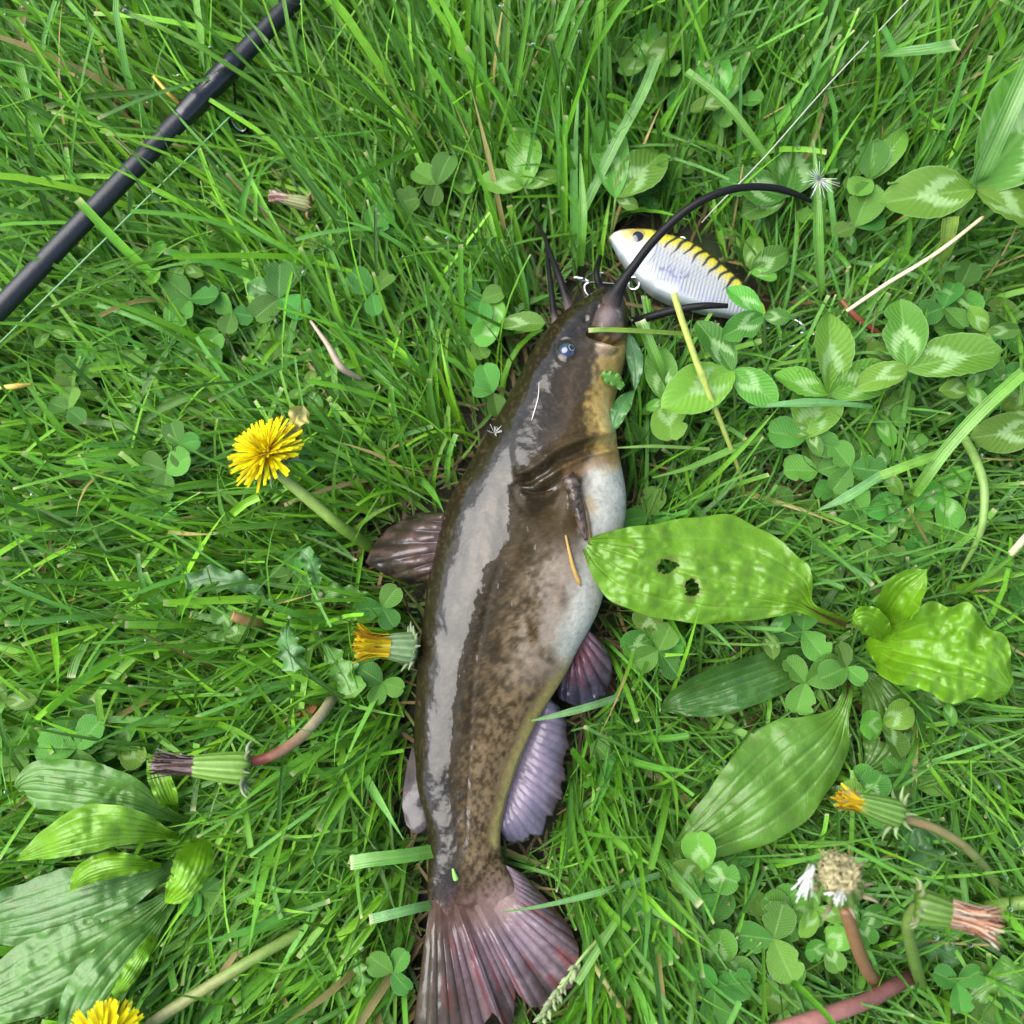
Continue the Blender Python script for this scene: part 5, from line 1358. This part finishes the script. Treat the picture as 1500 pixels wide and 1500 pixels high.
blade_thing('grass_strand', [(1392, 318, .070), (1388, 345, .064), (1380, 390, .050), (1372, 440, .026)], 26, [.16, .25, .025], 'yellowish broad blade below the biggest clover', fold=.3)
blade_thing('grass_strand', [(1005, 105, .066), (1060, 150, .066), (1110, 215, .058), (1140, 265, .044), (1155, 300, .02)], 16, [.10, .24, .028], 'broad blade slanting down to the curve of the long whisker')
blade_thing('grass_strand', [(850, 225, .062), (853, 290, .058), (852, 345, .048), (850, 390, .030)], 15, [.10, .27, .025], 'bright upright blade left of the lure nose', taper=(.15, .7))
blade_thing('grass_strand', [(962, 85, .060), (940, 140, .058), (905, 205, .054), (868, 280, .040), (838, 345, .02)], 15, [.11, .26, .055], 'long pale blade slanting behind the slender leaved clover')
blade_thing('grass_strand', [(1097, 597, .050), (1150, 592, .054), (1210, 590, .054), (1278, 596, .046)], 15, [.10, .26, .08], 'blue green blade lying over the rounded clover leaf', taper=(.15, .5))
blade_thing('grass_strand', [(1198, 748, .046), (1240, 728, .050), (1290, 696, .052)], 15, [.10, .25, .07], 'bent blade tip above the dusty clover leaf', taper=(.15, .8))
blade_thing('grass_strand', [(1290, 697, .052), (1330, 682, .054), (1385, 662, .050)], 14, [.13, .29, .03], 'light green bent blade right of the dusty clover leaf')
blade_thing('grass_strand', [(1500, 545, .070), (1440, 600, .066), (1385, 660, .056), (1345, 715, .042), (1322, 740, .02)], 18, [.115, .27, .03], 'long sunlit blade crossing toward the right edge below the tall clover')
blade_thing('grass_strand', [(905, 656, .064), (960, 654, .060), (1040, 658, .046)], 6, [.17, .30, .06], 'thin blade touching the catfish throat', taper=(.4, 1))
blade_thing('grass_strand', [(955, 700, .050), (1010, 685, .048), (1080, 655, .040), (1120, 640, .03)], 11, [.12, .28, .04], 'narrow blade right of the pale catfish breast', taper=(.15, 1))
stalk_thing('grass_stalk', [(1412, 640, .040, .0022), (1432, 680, .052, .0021), (1442, 720, .056, .0020), (1436, 780, .050, .0016), (1405, 842, .030, .0006)], [.16, .27, .06], 'curved smooth stalk arching down at the right edge', 'stalk')
stalk_thing('dry_straw', [(1240, 456, .045, .0009), (1300, 415, .052, .0010), (1370, 372, .060, .0010), (1440, 318, .066, .0009)], [.62, .48, .30], 'pale dry straw slanting between lure tail and biggest clover', 'straw')
stalk_thing('dry_straw', [(1232, 440, .030, .0014), (1255, 465, .028, .0016), (1292, 492, .020, .0014)], [.20, .06, .03], 'short red brown twig at the lower end of the pale straw', 'twig')
stalk_thing('dry_straw', [(455, 470, .040, .0007), (480, 505, .042, .0014), (500, 538, .040, .0018), (530, 556, .030, .0008)], [.36, .28, .20], 'papery pinkish straw left of the catfish head', 'straw')
stalk_thing('dry_straw', [(225, 112, .062, .0008), (245, 135, .060, .0009), (268, 156, .052, .0009)], [.58, .36, .05], 'orange dry blade tip sticking out under the rod', 'straw')
stalk_thing('dry_straw', [(0, 568, .050, .0010), (22, 566, .050, .0014), (46, 563, .046, .0006)], [.60, .42, .08], 'short golden dry tip at the left edge', 'straw')
stalk_thing('dry_straw', [(870, 1412, .036, .0012), (888, 1442, .038, .0013), (905, 1470, .034, .0014), (922, 1492, .024, .0014)], [.34, .33, .11], 'pale jointed runner right of the tail fin', 'straw')
stalk_thing('dry_straw', [(1480, 812, .050, .0016), (1500, 790, .056, .0018), (1520, 770, .058, .0018)], [.45, .44, .25], 'cut pale stalk end at the right edge beside plantain', 'straw')

def fish_sliver(pts, r, col, label, lift=.0009):
    P = np.array([on_fish(u, v) + [0, 0, lift] for u, v in pts]); P = cat(P, 16)
    V_, F_, T_, st = tube(P, r * np.interp(np.linspace(0, 1, 16), [0, .5, .9, 1], [.4, .8, 1, .3]), 8)
    o = part('dry_straw', V_, F_, M['stem'], None, {'Col': np.tile(col, (len(V_), 1)), 'st': st}, tris=T_, base=P[-1])
    tag(o, label, 'straw')
fish_sliver([(830, 785), (833, 808), (839, 832), (850, 858)], .0011, [.36, .22, .05], 'thin golden sliver stuck to the catfish flank')
fish_sliver([(791, 562), (788, 585), (780, 618)], .0003, [.6, .58, .5], 'fine white hair stuck behind the catfish eye', .0005)
fish_sliver([(663, 1272), (666, 1282), (669, 1290)], .0014, [.2, .4, .08], 'tiny green leaf scrap on the catfish tail root')

def pappus(c, axis, r, n, label):
    Vs, Fs, Ts = [], [], []; nv = 0
    Fm = frame_of(axis)
    rr = np.random.default_rng(n)
    for k in range(n):
        a = rr.uniform(0, 6.28); e = rr.uniform(.2, 1.2)
        d = Fm @ np.array([math.sin(e) * math.cos(a), math.sin(e) * math.sin(a), math.cos(e)])
        V_, F_, T_, _ = tube(np.array([c, c + d * r * .5, c + d * r * rr.uniform(.8, 1.1)]), [.00016, .00012, .00007], 4)
        Vs.append(V_); Fs.append(F_ + nv); Ts.append(np.array(T_) + nv); nv += len(V_)
    o = part('dandelion_seed', np.vstack(Vs), np.vstack(Fs), plain('seed_hair', (.6, .6, .58), .6), None, tris=np.vstack(Ts), base=c)
    tag(o, label, 'seed')
pappus(on_fish(723, 634) + [0, 0, .001], (.1, .5, .8), .0062, 14, 'white dandelion seed stuck to the catfish back behind the head')
pappus(at(1200, 262, .074), (-.2, -.6, .5), .0105, 34, 'white dandelion seed fluff at the tip of the long whisker')

# torn leaf pressed against the chin and a crumpled yellow leaf
r_ = thing('torn_leaf', 'torn clover leaf scrap pressed against the catfish chin', 'leaf', at(925, 570, 0))
broad_leaf('blade', [(930, 572, .046, 1, 1, 0, 0), (916, 586, .052, 10, 12, .001, 0), (906, 604, .054, 12, 12, .001, 0), (898, 622, .054, 8, 9, 0, 0), (890, 638, .055, .6, .6, 0, 0)], r_, [.075, .20, .05], veins=1, seed=31, ns=40, nt=20, obst=False)
broad_leaf('blade', [(930, 572, .044, 1, 1, 0, 0), (932, 548, .044, 8, 8, .001, 0), (930, 525, .044, 12, 12, .001, 0), (924, 500, .043, 7, 7, 0, 0), (920, 486, .042, .6, .6, 0, 0)], r_, [.10, .22, .09], veins=1, seed=32, ns=40, nt=20, obst=False)
broad_leaf('blade', [(912, 568, .056, 5, 5, 0, 0), (900, 558, .060, 12, 8, .001, 0), (890, 552, .061, 10, 9, .001, 0), (882, 546, .061, 4, 4, 0, 0)], r_, [.085, .22, .03], veins=1, seed=33, ns=30, nt=18, obst=False)
r_ = thing('withered_leaf', 'crumpled pale yellow leaf behind the open dandelion', 'leaf', at(432, 622, 0))
broad_leaf('blade', [(422, 646, .050, 4, 4, 0, 0), (426, 632, .054, 14, 11, .004, -.002), (431, 618, .058, 7, 12, -.004, .004), (436, 608, .060, 15, 22, .004, -.003), (448, 598, .056, 4, 10, 0, 0)], r_, [.42, .38, .12], veins=1, pucker=.003, seed=34, ns=40, nt=24, obst=False, mat=M['dry'])
r_ = thing('withered_leaf', 'small rust brown dead leaf by the curved reddish stem', 'leaf', at(455, 1040, 0))
broad_leaf('blade', [(440, 1058, .016, 2, 2, 0, 0), (448, 1044, .022, 8, 8, .003, 0), (458, 1034, .024, 7, 7, 0, .003), (468, 1028, .022, 1, 1, 0, 0)], r_, [.32, .13, .05], veins=1, pucker=.002, seed=35, ns=24, nt=14, obst=False, mat=M['dry'])

# grass seed head beside the tail
sh = thing('grass_seed_head', 'feathery grass seed head beside the right corner of the tail fin', 'seed head', at(905, 1370, 0))
V_, F_, T_, st = px_tube([(795, 1488, .040, .0004), (820, 1450, .046, .0005), (848, 1408, .050, .0007), (875, 1378, .046, .0009), (905, 1350, .036, .0010), (935, 1325, .016, .0011)], 30, 8)
part('stalk', V_, F_, M['stem'], sh, {'Col': np.tile([.2, .3, .08], (len(V_), 1)), 'st': st}, tris=T_)
th_ = np.linspace(0, 2 * math.pi, 6, endpoint=False); pr = np.array([(0, .0001), (.25, .16), (.55, .2), (1, .01)])
sp = make_mesh('spikelet', np.stack([pr[:, 1:2] * np.cos(th_), pr[:, 1:2] * np.sin(th_), pr[:, 0:1] + 0 * th_], -1), grid_faces(4, 6, True), M['stem'], {'Col': np.tile([.30, .36, .17], (24, 1)), 'st': np.zeros((24, 2))})
for k in range(46):
    f = k / 45
    u = np.interp(f, [0, .5, 1], [795, 820, 848]); v = np.interp(f, [0, .5, 1], [1488, 1450, 1408]); z = np.interp(f, [0, .5, 1], [.040, .046, .050])
    p = at(u, v, z) - np.array(sh.location)
    a = rc.uniform(0, 6.28)
    d = Vector((-.55 + .8 * math.cos(a), -.75 + .8 * math.sin(a) * .6, .8 * math.sin(a)))
    o = add('spikelet', sp, sh, loc=Vector([float(x) for x in p]))
    o.rotation_euler = d.to_track_quat('Z', 'Y').to_euler(); L_ = rc.uniform(.0035, .006); o.scale = (L_, L_, L_)

# ------------------------------------------------------------------ lawn grass: one mass nobody could count
GREENS = np.array([[.070, .195, .014], [.092, .240, .016], [.118, .280, .018], [.058, .170, .020], [.062, .185, .042], [.085, .225, .055], [.050, .145, .014], [.135, .290, .020]])

def grass_points(n, u0, u1, v0, v1, rng):
    return at(rng.uniform(u0, u1, n), rng.uniform(v0, v1, n), 0)

def sweep_blades(root, az, phi0, phi1, length, width, col, tipc, blunt, bend, rng, S=8, fold=.35):
    n = len(root)
    k = (np.array([0, .17, .34, .52, .70, .86, .965, 1.0]) if S == 8 else np.linspace(0, 1, S))[None, :]
    phi = phi0[:, None] + phi1[:, None] * k ** 1.3
    a = az[:, None] + bend[:, None] * k
    ds = length[:, None] * np.r_[0, np.diff(k[0])][None, :]
    sx, sy, sz = np.sin(phi) * np.cos(a) * ds, np.sin(phi) * np.sin(a) * ds, np.cos(phi) * ds
    P = np.zeros((n, S, 3))
    P[:, 1:, 0] = np.cumsum(sx[:, 1:], 1); P[:, 1:, 1] = np.cumsum(sy[:, 1:], 1); P[:, 1:, 2] = np.cumsum(sz[:, 1:], 1)
    P += root[:, None, :]
    P[..., 2] = np.maximum(P[..., 2], .003 + .001 * k)
    return P, phi, a

def lawn():
    rng = np.random.default_rng(21)
    parts_ = []
    # roots: dense in and around the picture, thinner further out
    near = grass_points(60000, -260, 1760, -260, 1760, rng)
    far = np.c_[rng.uniform(-1.25, 1.25, 36000), rng.uniform(-1.0, 1.5, 36000), np.zeros(36000)]
    uf, vf = proj(far)
    far = far[(uf < -200) | (uf > 1700) | (vf < -200) | (vf > 1700)]
    R = np.vstack([near, far])
    U, V = proj(R)
    n = len(R)
    # clover rich right side is thinner
    right = sm(900, 1020, U) * sm(330, 520, V)
    clump = fbm(U / 60 + 5, V / 60 + 3, 3)
    keep = rng.random(n) < (1 - .30 * right) * (.55 + .9 * clump)
    R, U, V, right = R[keep], U[keep], V[keep], right[keep]
    n = len(R)
    # direction: combed outward from the trodden patch under the fish, streaky
    du = (U - 790) / 700; dv = (V - 860) / 700
    base = np.arctan2(-dv, du - .10)
    left = sm(760, 560, U)
    base = base * 1.0
    sw = (fbm(U / 140 + 20, V / 140 + 60, 3) - .5) * 3.0
    spread = np.where(rng.random(n) < .30, 1.4, .40) * (1 + 1.0 * right)
    ul = sm(800, 500, U) * sm(760, 420, V)
    base = np.where(rng.random(n) < ul * .85, math.atan2(.55, -.83) + sm(300, 0, V) * -.35, base)
    spread = spread * (1 - .35 * ul)
    az = base + sw * (.28 + .8 * right) + rng.normal(0, 1, n) * spread
    tall = sm(560, 200, V) * (.6 + .4 * sm(900, 500, U)) + .5 * sm(1200, 1400, U) * sm(500, 200, V)
    kind = rng.random(n)
    width = np.where(kind < .58, rng.uniform(.0008, .0017, n), np.where(kind < .90, rng.uniform(.0018, .0029, n), rng.uniform(.0030, .0046, n)))
    width *= 1 - .18 * right
    length = rng.uniform(.032, .080, n) * (1 + .75 * tall + .35 * ul) * np.where(kind < .5, .85, 1.1)
    flat = .28 * left + .45 * right * rng.random(n)
    phi0 = np.abs(rng.normal(.50, .28, n)) + flat + .12 * ul
    phi1 = rng.uniform(.25, 1.15, n)
    bend = rng.normal(0, .6, n)
    phi1 = np.minimum(phi1, 1.75 - phi0)
    P, phi, a = sweep_blades(R, az, phi0, phi1, length, width, None, None, None, bend, rng)
    # nothing grows through the fish, the lure, the rod, the flower heads or the broad leaves
    pu, pv = proj(P)
    bad = np.zeros(n, bool)
    for poly in FISH_ALL + [LURE_POLY]:
        bad |= inside(poly, pu, pv).any(1)
    bad |= (inside(ROD_POLY, pu, pv).any(1) & (rng.random(n) > .04)) & ((P[..., 2] > .040) & inside(ROD_POLY, pu, pv)).any(1)
    for cu, cv, r, zz in ((390, 664, 58, .045), (325, 1124, 50, .04), (285, 1130, 40, .04), (560, 946, 40, .03), (1275, 1178, 45, .045), (1228, 1280, 62, .07), (1400, 1338, 66, .07), (150, 1490, 50, .04), (430, 296, 34, .025), (830, 420, 34, .02), (806, 375, 26, .02), (795, 335, 20, .016), (882, 400, 30, .02), (905, 425, 30, .03), (1240, 400, 30, .04), (345, 165, 30, .028), (960, 350, 40, .045), (1040, 290, 24, .05), (1100, 275, 24, .05), (1160, 283, 24, .05), (1210, 905, 34, .02), (450, 735, 26, .034), (500, 772, 20, .026), (420, 1095, 26, .042), (465, 1055, 22, .03), (320, 1436, 26, .03), (400, 1388, 24, .024), (240, 1490, 26, .034)):
        bad |= ((np.hypot(pu - cu, pv - cv) < r) & (P[..., 2] > zz)).any(1)
    for poly, z in OBST:
        ins = inside(poly, pu, pv)
        over = (ins & (P[..., 2] > z - .008)).any(1)
        bad |= over & ((rng.random(n) > .05) | (ins & (np.abs(P[..., 2] - z) < .008)).any(1))
    for u, v, z, lv, lab, lean in HERO:
        if z > .029:
            bad |= ((np.hypot(pu - u, pv - v) < 55) & (P[..., 2] > z - .004)).any(1) & (rng.random(n) > .12)
    ok = ~bad
    P, phi, a, width, az, kind, U, V, right, length = P[ok], phi[ok], a[ok], width[ok], az[ok], kind[ok], U[ok], V[ok], right[ok], length[ok]
    n = len(P); S = P.shape[1]
    k = np.array([0, .17, .34, .52, .70, .86, .965, 1.0])
    blunt = rng.random(n) < .34
    prof = np.where(blunt[:, None], np.interp(k, [0, .3, 1], [.55, 1, .92])[None, :], np.interp(k, [0, .25, .7, 1], [.55, 1, .8, .04])[None, :])
    W = width[:, None] / 2 * prof
    tw = rng.normal(0, .45, n)[:, None] + rng.normal(0, .7, n)[:, None] * k[None, :]
    side = np.stack([-np.sin(a), np.cos(a), 0 * a], -1)
    nrm = np.stack([-np.cos(phi) * np.cos(a), -np.cos(phi) * np.sin(a), np.sin(phi)], -1)
    X = side * np.cos(tw)[..., None] + nrm * np.sin(tw)[..., None]
    Nn = nrm * np.cos(tw)[..., None] - side * np.sin(tw)[..., None]
    fold = rng.uniform(.15, .7, n)[:, None, None]
    G = np.stack([P - X * W[..., None], P - Nn * (W[..., None] * fold), P + X * W[..., None]], 2)      # n, S, 3, 3
    ci = rng.integers(0, len(GREENS), n)
    patch = fbm(U / 90 + 77, V / 90 + 12, 2)
    warm = sm(.40, .62, patch + rng.normal(0, .08, n))
    c = GREENS[ci] * [.98, 1.20, .70] * rng.uniform(.52, 1.42, n)[:, None]
    c = c * (1 - .55 * warm[:, None]) + (c * [1.25, 1.12, .7]) * .55 * warm[:, None]
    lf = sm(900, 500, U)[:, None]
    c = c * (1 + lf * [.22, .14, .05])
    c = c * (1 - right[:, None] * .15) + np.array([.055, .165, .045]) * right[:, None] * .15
    dry = rng.random(n) < .014
    c[dry] = np.array([.42, .31, .12]) * rng.uniform(.5, 1.2, dry.sum())[:, None]
    C = np.broadcast_to(c[:, None, None, :], (n, S, 3, 3)).copy()
    # pale leaf base, straw cut tip
    C = lerp(C, [.17, .25, .08], np.broadcast_to(sm(.25, 0, k)[None, :, None] * .5, C.shape[:3]))
    tipm = (blunt & (rng.random(n) < .55))[:, None, None] * (k > .99)[None, :, None] * np.ones((1, 1, 3))
    C = lerp(C, [.50, .42, .24], tipm * .8)
    st = np.stack(np.broadcast_arrays(np.array([-1, 0, 1.0])[None, None, :], k[None, :, None] + 0 * P[:, :, :1]), -1)
    F0 = grid_faces(S, 3)
    F = (F0[None] + (np.arange(n) * S * 3)[:, None, None]).reshape(-1, 4)
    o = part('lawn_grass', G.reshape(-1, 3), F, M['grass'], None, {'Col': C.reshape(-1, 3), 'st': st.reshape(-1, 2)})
    tag(o, 'wet green lawn grass around the fish', 'grass', None, 'stuff')
    print('blades', n)
    return P, n

LAWN, NB = lawn()

def thatch():
    """dead straw and litter lying on the soil"""
    rng = np.random.default_rng(5)
    n = 4500
    R = grass_points(n, -150, 1650, -150, 1650, rng); R[:, 2] = rng.uniform(.002, .010, n)
    az = rng.uniform(0, 6.28, n)
    P, phi, a = sweep_blades(R, az, np.full(n, 1.45), rng.uniform(-.1, .25, n), rng.uniform(.012, .045, n), None, None, None, None, rng.normal(0, .5, n), rng, S=4)
    W = rng.uniform(.0004, .0012, n)[:, None] * np.array([.8, 1, .9, .4])[None, :]
    side = np.stack([-np.sin(a), np.cos(a), 0 * a + rng.normal(0, .4, n)[:, None]], -1)
    G = np.stack([P - side * W[..., None], P + np.array([0, 0, .0003]), P + side * W[..., None]], 2)
    cols = np.array([[.12, .08, .03], [.07, .045, .02], [.18, .13, .05], [.07, .06, .02], [.10, .13, .03], [.06, .11, .02]])
    c = cols[rng.integers(0, 6, n)] * rng.uniform(.6, 1.3, n)[:, None]
    F = (grid_faces(4, 3)[None] + (np.arange(n) * 12)[:, None, None]).reshape(-1, 4)
    k = np.linspace(0, 1, 4)
    st = np.stack(np.broadcast_arrays(np.array([-1, 0, 1.0])[None, None, :], k[None, :, None] + 0 * P[:, :, :1]), -1)
    o = part('thatch', G.reshape(-1, 3), F, M['dry'], None, {'Col': np.repeat(c, 12, 0), 'st': st.reshape(-1, 2)})
    tag(o, 'dead straw litter on the soil between the blades', 'straw', None, 'stuff')
thatch()

def dew():
    """drops of water hanging on blades and leaves"""
    rng = np.random.default_rng(8)
    m, nt, p, out = new_mat('water_drop')
    p.inputs['Base Color'].default_value = (1, 1, 1, 1)
    p.inputs['Roughness'].default_value = .0
    p.inputs['IOR'].default_value = 1.33
    p.inputs['Transmission Weight'].default_value = 1.0
    th = np.linspace(0, 2 * math.pi, 10, endpoint=False); ph = np.linspace(.02, math.pi - .02, 7)
    sph = np.stack([np.sin(ph)[:, None] * np.cos(th), np.sin(ph)[:, None] * np.sin(th), np.cos(ph)[:, None] + 0 * th], -1).reshape(-1, 3)
    F0 = grid_faces(7, 10, True)
    pu, pv = proj(LAWN)
    vis = (pu[:, 4] > 0) & (pu[:, 4] < 1500) & (pv[:, 4] > 0) & (pv[:, 4] < 1500)
    idx = np.flatnonzero(vis)
    # thicker near the top and the right hand side
    wgt = .25 + 1.2 * sm(450, 100, pv[idx, 4]) + 1.4 * sm(1200, 1350, pu[idx, 4]) * sm(900, 1050, pv[idx, 4])
    idx = rng.choice(idx, 900, replace=False, p=wgt / wgt.sum())
    j = rng.integers(3, 8, 900)
    C = LAWN[idx, j] + np.array([0, 0, .0004])
    r = rng.uniform(.0004, .0015, 900)
    Vv = (sph[None] * r[:, None, None] * np.array([1, 1, .85]) + C[:, None, :]).reshape(-1, 3)
    F = (F0[None] + (np.arange(900) * len(sph))[:, None, None]).reshape(-1, 4)
    o = part('dew_drops', Vv, F, m, None)
    tag(o, 'clear water drops clinging to the grass', 'water drops', None, 'stuff')
dew()
